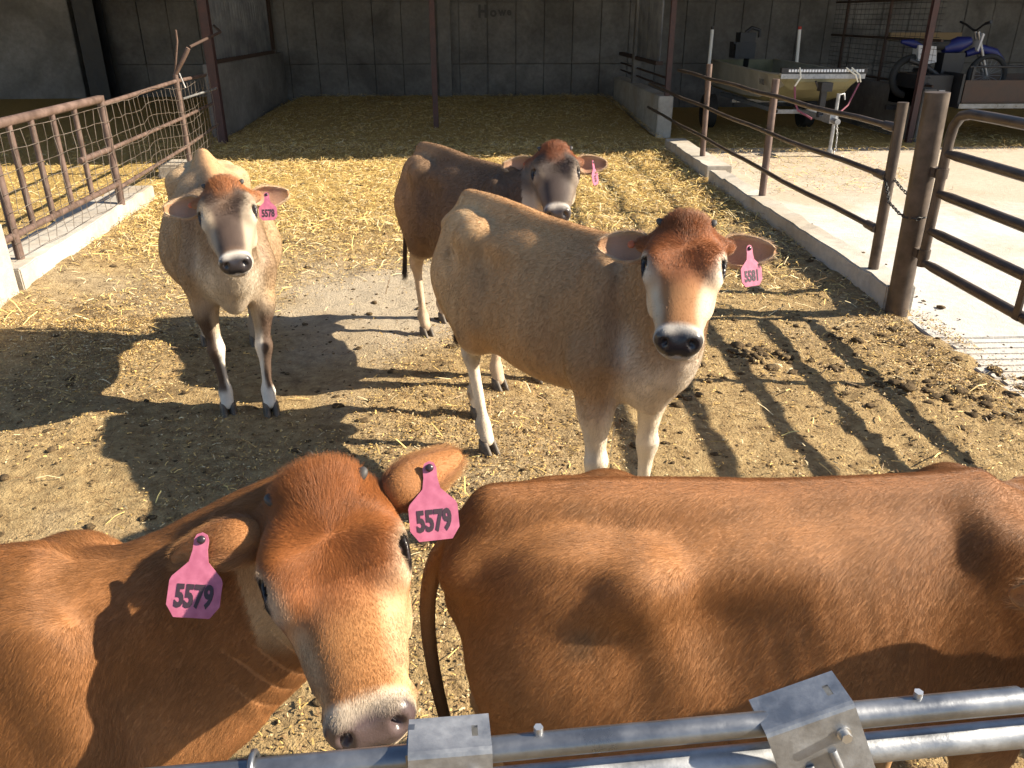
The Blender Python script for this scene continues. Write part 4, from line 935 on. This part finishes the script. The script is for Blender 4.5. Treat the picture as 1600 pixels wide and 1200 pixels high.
P_('outboard', MB().box((4.62, 15.5, 1.15), (4.98, 15.9, 1.42)).box((4.70, 15.55, 1.42), (4.98, 15.85, 1.58)).tube([(4.8, 15.6, 1.58), (4.9, 15.6, 1.66), (5.05, 15.6, 1.62), (5.06, 15.6, 1.5)], .03, 8).tube([(4.9, 15.7, 1.15), (4.95, 15.9, .9), (5.0, 16.4, .6)], .05, 8).tube([(4.62, 15.6, 1.3), (4.5, 15.2, 1.42)], .02, 8), 'black_paint', bt)
for z_ in (1.2, 1.3, 1.38): pass
o = text_mesh('N 002', .11, .8, .001); o.materials.append(MAT['chalk']); oo = bpy.data.objects.new('registration', o); COL.objects.link(oo); oo.matrix_world = Matrix.Translation((4.318, 12.95, .93)) @ Matrix.Rotation(-math.pi / 2, 4, 'Z') @ Matrix.Rotation(math.pi / 2 + .1, 4, 'X'); under(oo, bt)
tr = empty('boat_trailer', (5.0, 13.5, 0)); tagp(tr, 'galvanized boat trailer with winch post and tongue jack under the olive boat', 'trailer')
P_('frame', MB().box((4.55, 12.9, .48), (4.61, 16, .54)).box((5.35, 12.9, .48), (5.41, 16, .54)).box((4.5, 15.0, .44), (5.5, 15.08, .5)).box((4.96, 11.75, .46), (5.04, 13.2, .53)).box((4.55, 12.9, .47), (5.41, 12.97, .53)), 'galvanized', tr)
P_('jack', MB().tube([(5.02, 11.72, .02), (5.02, 11.72, .86)], .026, 10).tube([(5.02, 11.72, 0), (5.02, 11.72, .10)], .045, 10).tube([(5.02, 11.72, .84), (5.10, 11.72, .86), (5.12, 11.72, .78)], .012, 8), 'galvanized', tr)
P_('winch_post', MB().box((4.94, 12.12, .5), (5.02, 12.2, .95)).box((4.90, 12.05, .86), (5.06, 12.22, .98)).tube([(4.86, 12.1, .92), (4.80, 12.05, 1.0)], .014, 8), 'black_paint', tr)
P_('coupler', MB().tube([(5.0, 11.78, .50), (5.0, 11.55, .50)], [.05, .04], 10).box((4.94, 11.7, .46), (5.06, 11.95, .58)), 'galvanized', tr)
sc_ = MB(); ch = sc_; chain([np.array(p) for p in ((5.05, 11.70, .5), (5.08, 11.68, .3), (5.08, 11.66, .1), (5.02, 11.60, .03), (5.12, 11.55, .025), (5.2, 11.62, .025))], .03); under(sc_.build('safety_chain', 'zinc'), tr)
for s in (-1, 1):
    w_ = P_('wheel', MB().tube([(4.98 + s * .80, 15, .30), (4.98 + s * .98, 15, .30)], .29, 24), 'black_rubber', tr)
    P_('guide_pole', MB().tube([(4.98 + s * .82, 15.5, .5), (4.98 + s * (.82 if s < 0 else .76), 15.5, 1.63)], .030, 10), 'white_pvc', tr); P_('pole_cap', MB().tube([(4.98 + s * (.82 if s < 0 else .76), 15.5, 1.631), (4.98 + s * (.82 if s < 0 else .76), 15.5, 1.68)], .032, 10), 'black_paint' if s < 0 else 'red_plastic', tr)
for k, (a, b) in enumerate((((4.62, 12.26, 1.17), (4.56, 12.2, .92)), ((5.38, 12.26, 1.17), (5.52, 12.2, .98)), ((5.30, 12.26, 1.17), (5.48, 12.2, .98)))):
    P_('tie_rope', MB().tube([a, tuple((i + j) / 2 + (.03, -.06, .0)[q] for q, (i, j) in enumerate(zip(a, b))), b], .012, 6), 'rope', bt)
P_('ratchet_strap', MB().tube([(4.56, 12.2, .92), (4.58, 12.15, .70), (4.62, 12.1, .6), (4.78, 11.95, .5)], .016, 6), 'strap', tr); P_('ratchet_strap', MB().tube([(5.50, 12.2, .96), (5.3, 12.0, .68), (5.06, 11.9, .5)], .014, 6), 'strap', tr)

# ------------------------------------------------------------ right bay: concrete divider with wire panel, trailer with dirt bike
dv = MB().box((7.10, 13.35, -.2), (7.32, 18.9, .78)).build('divider_wall', 'concrete_wall', None, .012); tagp(dv, 'low grey concrete divider wall behind the olive boat', 'wall')
wp = empty('wire_panel', (7.2, 15, .8)); tagp(wp, 'black welded wire panel fixed above the concrete divider wall', 'fence')
wb_ = MB(); 
for z in np.arange(.86, 2.2, .085): wb_.tube([(7.2, 13.4, z), (7.2, 17.6, z)], .0035, 4, False)
for y in np.arange(13.5, 17.7, .17): wb_.tube([(7.2, y, .84), (7.2, y, 2.2)], .0035, 4, False)
P_('wire_mesh', wb_, 'black_paint', wp)
for z in (.83, 1.5, 2.1): P_('rail', MB().tube([(7.2, 13.3, z), (7.2, 17.6, z)], .02, 8), 'dark_rust', wp)
for y in (15.2, 17.0): P_('post', MB().tube([(7.2, y, .78), (7.2, y, 2.3)], .03, 8), 'dark_rust', wp)
ut = empty('utility_trailer', (9, 14, 0)); tagp(ut, 'brown-sided utility trailer parked in the shaded right bay', 'trailer')
P_('side_board', MB().box((7.72, 13.30, .58), (11, 13.34, .92)), 'trailer_brown', ut); P_('side_board', MB().box((7.72, 14.9, .58), (11, 14.94, .92)), 'trailer_brown', ut)
P_('front_board', MB().box((7.66, 13.30, .50), (7.70, 14.94, 1.02)), 'black_paint', ut); P_('bed', MB().box((7.7, 13.34, .56), (11, 14.9, .60)), 'wood', ut); P_('frame_rail', MB().box((7.66, 13.24, .50), (11, 13.29, .57)), 'galv_dark', ut)
P_('top_rail', MB().tube([(7.75, 13.32, 1.12), (11, 13.32, 1.12)], .018, 8), 'black_paint', ut)
for x in (7.8, 8.9, 10.): P_('stake', MB().box((x, 13.3, .92), (x + .04, 13.335, 1.12)), 'black_paint', ut)
P_('tool_box', MB().box((7.10, 13.5, .50), (7.62, 14.5, .98)), 'black_paint', ut); P_('plate', MB().box((7.42, 13.485, .62), (7.52, 13.496, .76)), 'white_plastic', ut)
w_ = P_('wheel', MB().tube([(9.3, 13.02, .30), (9.3, 13.20, .30)], .30, 24), 'black_rubber', ut)
P_('tongue', MB().box((6.9, 14.1, .40), (7.7, 14.16, .47)), 'black_paint', ut); P_('jack', MB().tube([(8.85, 12.6, .0), (8.85, 12.6, .72)], .022, 8), 'galvanized', ut)
db = empty('dirt_bike', (8.0, 14.0, .6)); tagp(db, 'blue dirt bike with white number plate strapped on the utility trailer', 'motorcycle')
def ring(mb, c, R, r): return mb.torus(c, (0, 1, 0), R, r, 1., 28, 8)
fw = (8.42, 13.95, .95); rw = (7.15 + .0, 14.0, .93)
P_('front_tyre', ring(MB(), fw, .30, .045), 'black_rubber', db); sp = MB()
for k in range(18):
    a = k / 18 * 6.283; sp.tube([fw, (fw[0] + .27 * math.cos(a), fw[1], fw[2] + .27 * math.sin(a))], .004, 4, False)
P_('front_spokes', sp, 'silver', db); P_('front_rim', ring(MB(), fw, .265, .012), 'silver', db)
P_('rear_tyre', ring(MB(), rw, .29, .06), 'black_rubber', db)
P_('fork', MB().tube([fw, (8.12, 13.95, 1.62)], .028, 8).tube([(8.42, 14.05, .95), (8.12, 14.05, 1.62)], .028, 8), 'silver', db)
P_('handlebar', MB().tube([(8.08, 13.62, 1.76), (8.08, 13.78, 1.72), (8.09, 13.95, 1.64), (8.09, 14.05, 1.64), (8.05, 14.22, 1.72), (8.04, 14.4, 1.76)], .018, 8).tube([(8.08, 13.58, 1.765), (8.08, 13.72, 1.74)], .026, 8), 'black_paint', db)
P_('number_plate', MB().prism([(8.155, 1.32), (8.20, 1.58), (8.17, 1.60), (8.13, 1.34)], 1, 13.88, 14.12), 'white_plastic', db)
P_('front_fender', MB().tube([(8.02, 14.0, 1.28), (8.25, 14.0, 1.36), (8.5, 14.0, 1.30), (8.68, 14.0, 1.17)], [.05, .075, .07, .03], 10), 'blue_plastic', db)
P_('fuel_tank', MB().tube([(8.05, 14.0, 1.48), (7.85, 14.0, 1.42), (7.62, 14.0, 1.36)], [.07, .13, .08], 12), 'blue_plastic', db)
P_('seat', MB().tube([(7.75, 14.0, 1.42), (7.45, 14.0, 1.42), (7.1, 14.0, 1.48)], [.07, .085, .05], 10), 'black_rubber', db)
P_('rear_fender', MB().tube([(7.35, 14.0, 1.36), (7.12, 14.0, 1.44), (6.9, 14.0, 1.47)], [.05, .07, .03], 10), 'blue_plastic', db)
P_('side_panel', MB().prism([(7.2, 1.10), (7.5, 1.16), (7.45, 1.40), (7.15, 1.42)], 1, 13.9, 14.1), 'white_plastic', db)
P_('engine', MB().box((7.6, 13.88, .92), (7.95, 14.12, 1.3)).tube([(7.55, 13.85, .95), (7.3, 13.83, 1.1), (7.0, 13.83, 1.2)], .04, 8).tube([(7.6, 14, .95), (7.15, 14, .93)], .03, 8), 'black_paint', db)
bd = MB().box((9.0, 18.82, 1.38), (10.6, 18.95, 1.52)).build('plank', 'wood'); tagp(bd, 'yellowish wooden plank fixed along the back wall behind the dirt bike', 'plank')

# ------------------------------------------------------------ foreground gate rails
rl = empty('yard_gate', (.2, .66, 1.08)); tagp(rl, 'double galvanized pipe gate rail with two sheet-metal saddle brackets', 'gate')
A = math.atan2(.040, .635); dr = V3(math.cos(A), math.sin(A), 0); pr_ = V3(-math.sin(A), math.cos(A), 0)
R0 = V3(.01, .656, 1.10)
at = lambda s, d, z: R0 + dr * s + pr_ * d + V3(0, 0, z - .010 + .0155 * s)
P_('upper_pipe', MB().tube([at(-2.6, 0, 0), at(-.05, 0, 0), at(.33, 0, 0), at(2.6, 0, -.02)], .0145, 20), 'galv_dark', rl)
P_('lower_pipe', MB().tube([at(-2.6, -.004, -.042), at(2.6, -.004, -.06)], .0175, 20), 'galvanized', rl)
P_('sleeve', MB().tube([at(.40, 0, 0), at(.63, 0, .0)], .0158, 20), 'galv_dark', rl)
for z_ in (-.42, -.72, -.98): P_('lower_bar', MB().tube([at(-2.6, 0, z_), at(2.6, 0, z_)], .017, 12), 'galvanized', rl)
for s_ in (-2.6, 2.6): P_('gate_upright', MB().tube([at(s_, 0, .02), at(s_, 0, -1.06 - .0155 * s_)], .024, 12), 'galvanized', rl)
def saddle(s0, width, tilt, loc_d):
    """folded sheet saddle: top plate, front plate, back plate, slot, ribs, bolt"""
    Tm = Matrix.Translation(Vector(at(s0, 0, .028))) @ Matrix.Rotation(A, 4, 'Z') @ Matrix.Rotation(tilt, 4, 'Y') @ Matrix.Rotation(-.18, 4, 'X'); w = width / 2; t = .003
    def place(mb, name, m, bevel=0., par=rl):
        me = mb.mesh(name, bevel); me.materials.append(MAT[m]); me.transform(Tm); o = bpy.data.objects.new(name, me); COL.objects.link(o); return under(o, par) if par is rl else o
    sl = MB()      # top plate with a slot cut out of it (built round the slot)
    x0, x1, ya, yb = w - .021, w - .014, -.004, .014
    sl.box((-w, -.022, -t), (x0, .030, 0)).box((x1, -.022, -t), (w, .030, 0)).box((x0, -.022, -t), (x1, ya, 0)).box((x0, yb, -t), (x1, .030, 0))
    b = place(sl, 'saddle_bracket', 'galvanized')
    prof = [(-.022, 0), (-.026, -.002), (-.028, -.006), (-.030, -.10), (-.027, -.10), (-.025, -.007), (-.0235, -.005), (-.022, -t)]
    for nm, mb in (('front_plate', MB().prism(prof, 0, -w, w)), ('back_plate', MB().box((-w, .030, -.05), (w, .033, -.0)))):
        o = place(mb, nm, 'galvanized', 0, None); o.parent = b; o.matrix_parent_inverse = b.matrix_parent_inverse.inverted() if False else Matrix.Identity(4); 
    bolt = MB(); c = (w - .022, -.029, -.033)
    bolt.tube([(c[0], -.028, c[2]), (c[0], -.0385, c[2])], .0065, 6).tube([(c[0], -.028, c[2]), (c[0], -.0305, c[2])], .0085, 14)
    o = place(bolt, 'bolt', 'zinc', 0, None); o.parent = b
    rib = MB()
    for xx, z0, z1 in ((-.018, -.060, -.085), (.012, -.050, -.090)): rib.tube([(xx, -.0295, z0), (xx, -.031, z0 - .004), (xx + .002, -.031, z1 + .004), (xx + .002, -.0295, z1)], .005, 10)
    o = place(rib, 'embossed_rib', 'galvanized', 0, None); o.parent = b
    return b
saddle(-.056, .092, 0.0, 0); saddle(.352, .105, -.36, 0)
P_('liner', MB().box(at(-.105, -.02, -.016), at(-.095, .022, .026)), 'galv_dark', rl)
P_('clip', MB().tube([at(-.275, .002 + .019 * math.sin(g), -.0 + .019 * math.cos(g)) for g in np.linspace(-2.4, 2.4, 14)], .004, 6), 'galv_dark', rl)
for s_ in (.045, .50): P_('bolt', MB().tube([at(s_, .004, .010), at(s_, .004, .024)], .0055, 6), 'zinc', rl)
# ------------------------------------------------------------ the herd
COAT81 = dict(body=(.42,.255,.125), rump=(.52,.355,.195), fore=(.29,.18,.098), ridge=(.42,.22,.09), belly=(.5,.38,.26), chest=(.70,.61,.50), leg=(.66,.57,.45),
  cheek=(.54,.42,.29), bridge=(.31,.14,.05), jaw=(.55,.45,.33), forehead=(.23,.075,.022), eyering=(.72,.64,.52), muzzle=(.52,.47,.41), nose=(.035,.03,.032), ear=(.36,.18,.08), earin=(.44,.25,.16), earrim=(.60,.44,.29), switch=(.05,.03,.02), fd0=.29, mz=.382)
COAT78 = dict(COAT81, body=(.39,.265,.150), rump=(.51,.365,.21), fore=(.21,.138,.085), ridge=(.40,.22,.10), chest=(.58,.49,.38), leg=(.45,.36,.26), legdark=(.075,.042,.028), legwhite=(.72,.66,.58), cheek=(.31,.24,.17), bridge=(.11,.066,.042), forehead=(.34,.13,.045), patch=(.055,.034,.025), fd0=.15, er=.5)
COATDK = dict(COAT81, body=(.14,.082,.044), rump=(.31,.19,.10), fore=(.075,.045,.027), ridge=(.22,.12,.055), belly=(.25,.17,.1), chest=(.22,.15,.1), leg=(.48,.36,.25), cheek=(.12,.088,.064), bridge=(.045,.029,.021), forehead=(.26,.085,.03), patch=(.035,.022,.018), er=.5, eyering=(.34,.27,.21), muzzle=(.38,.34,.30), ear=(.22,.12,.06), fd0=.15)
COATOR = dict(COAT81, body=(.27,.118,.040), rump=(.29,.13,.046), fore=(.235,.102,.036), ridge=(.25,.10,.032), belly=(.45,.25,.11), chest=(.42,.2,.08), leg=(.42,.24,.11), cheek=(.46,.29,.15), bridge=(.38,.17,.055), jaw=(.5,.36,.22), forehead=(.30,.105,.030), eyering=(.60,.45,.30), muzzle=(.56,.46,.34), nose=(.085,.06,.062), ear=(.33,.14,.045), earin=(.32,.15,.07), earrim=(.42,.22,.09), switch=(.09,.045,.02), fd0=.30)
EL = ((-.12, 1, -.10), (.45, -.25, .75))
lat = lambda p, n, l: np.cross(nrm(np.asarray(n, float) - np.asarray(p, float)), nrm(V3(*l)))
cows = []
cows.append(dict(name='cow', label='fawn cow wearing pink tag 5578 standing by the left kerb, head on', fat=1.12, earW=.050, loc=(-1.36, 4.13, 0), heading=(.35, -.94), scale=.96,
  poll_w=(-1.09, 3.46, 1.19), nose_w=(-.965, 3.05, .96), up_w=lat((-1.09, 3.46, 1.19), (-.965, 3.05, .96), (.96, .22, .06)), hind=[(.05, 0), (-.08, 0)], fore=[(.04, -.03), (-.04, .03)], coat=COAT78, ear_l=EL, ear_r=EL,
  hairs=190000, hrad=.00038, hl=.75, clump=.06, res=(.008, .014), tags=[('ear_l', '5578', .42, (.15, -.9, .4), (0, 0, -1), 1)], studs=[('ear_r', .30)], seed=1))
cows.append(dict(name='cow', label='dark brown cow with dark face standing behind the fawn cow with tag 5581', fat=.93, earW=.050, loc=(-.03, 4.41, 0), heading=(.50, -.87), scale=.96,
  poll_w=(.362, 4.05, 1.24), nose_w=(.345, 3.65, 1.04), up_w=lat((.362, 4.05, 1.24), (.345, 3.65, 1.04), (.995, -.09, 0)), hind=[(-.09, -.03), (.09, .03)], fore=[(.0, 0), (.0, 0)], coat=COATDK, ear_l=EL, ear_r=EL,
  hairs=150000, hrad=.00042, hl=.75, clump=.06, res=(.009, .015), tags=[('ear_l', '55', .5, (.85, -.5, .2), (0, 0, -1), 1)], studs=[('ear_r', .30)], tail=[(-.80, -.02, 1.08), (-.86, -.05, .90), (-.82, -.1, .42)], seed=2))
cows.append(dict(name='cow', label='fawn cow with rusty forehead and pink tag 5581 in the middle of the yard', fat=.92, earW=.051, loc=(.29, 2.97, 0), heading=(.54, -.84), scale=.96,
  poll_w=(.595, 2.30, 1.285), nose_w=(.50, 1.90, 1.09), up_w=lat((.595, 2.30, 1.285), (.50, 1.90, 1.09), (.96, -.26, 0)), hind=[(-.16, -.06), (.17, .07)], fore=[(.0, 0), (.0, 0)], coat=COAT81, ear_l=EL, ear_r=EL,
  hairs=260000, hrad=.0003, hl=.75, clump=.06, res=(.007, .013), tags=[('ear_l', '5581', .5, (.35, -.85, .3), (0, 0, -1), 1)], studs=[('ear_r', .36)], seed=3))
cows.append(dict(name='cow', label='orange-brown cow seen side-on with its tail beside the cow tagged 5579, head out of sight', loc=(.597, 1.25, 0), heading=(1, .03), scale=.885, ribs=.0006,
  poll_w=(1.42, 1.68, .74), nose_w=(1.52, 1.80, .36), up_w=(.3, .3, .85), hind=[(.0, 0), (.1, 0)], fore=[(0, 0), (.05, 0)], coat=COATOR, ear_l=EL, ear_r=EL,
  hairs=700000, hrad=.00014, hl=.8, clump=.10, res=(.012, .010), tail=[(-.80, .0, 1.09), (-.86, .03, .95), (-.76, .03, .42)], cull=lambda P: .05 + .95 * (P[:, 0] < .75) * (P[:, 2] > .35), seed=4))
l_w = nrm(V3(.76, .58, .28)); pw = V3(-.272, 1.12, 1.145); nw_ = V3(-.160, .768, 1.015)
cows.append(dict(name='cow', label='orange-brown cow with two pink 5579 tags putting its nose to the pipe rail', loc=(-1.06, 1.085, 0), heading=(1, .03), scale=.88,
  poll_w=pw, nose_w=nw_, up_w=np.cross(nrm(nw_ - pw), l_w), hind=[(0, 0), (0, 0)], fore=[(.0, 0), (.0, 0)], coat=COATOR, ear_l=((-.25, 1, .15), (-.3, -.25, -.85)), ear_r=((-.05, 1, .05), (-.10, -.35, -.9)), earW=.044, hwid=1.15, tagk=1.28, wrinkle=.0035, tuft=.034,
  hairs=650000, hrad=.00014, hl=.8, clump=.16, res=(.0045, .010), tags=[('ear_l', '5579', .60, (.1, -.85, .5), (.02, 0, -1), -1), ('ear_r', '5579', .62, (.05, -.8, .55), (-.1, 0, -1), -1)], cull=lambda P: .03 + .97 * (P[:, 0] > .15) * (P[:, 2] > .4), seed=5))
cows.append(dict(name='cow', label='orange-brown cow of which only an ear tip shows in front of the side-on cow', loc=(1.78, .98, 0), heading=(-1, -.06), scale=.88,
  poll_w=(1.03, .87, 1.075), nose_w=(1.01, .74, .74), up_w=lat((1.03, .87, 1.075), (1.01, .74, .74), (1, -.1, 0)), hind=[(0, 0), (0, 0)], fore=[(.0, 0), (.0, 0)], coat=COATOR, ear_l=EL, ear_r=EL,
  hairs=170000, hrad=.00032, hl=.8, res=(.009, .014), seed=6))
for c in cows:
    build_cow(c)
print('SCRIPT', round(time.time() - T0, 1))
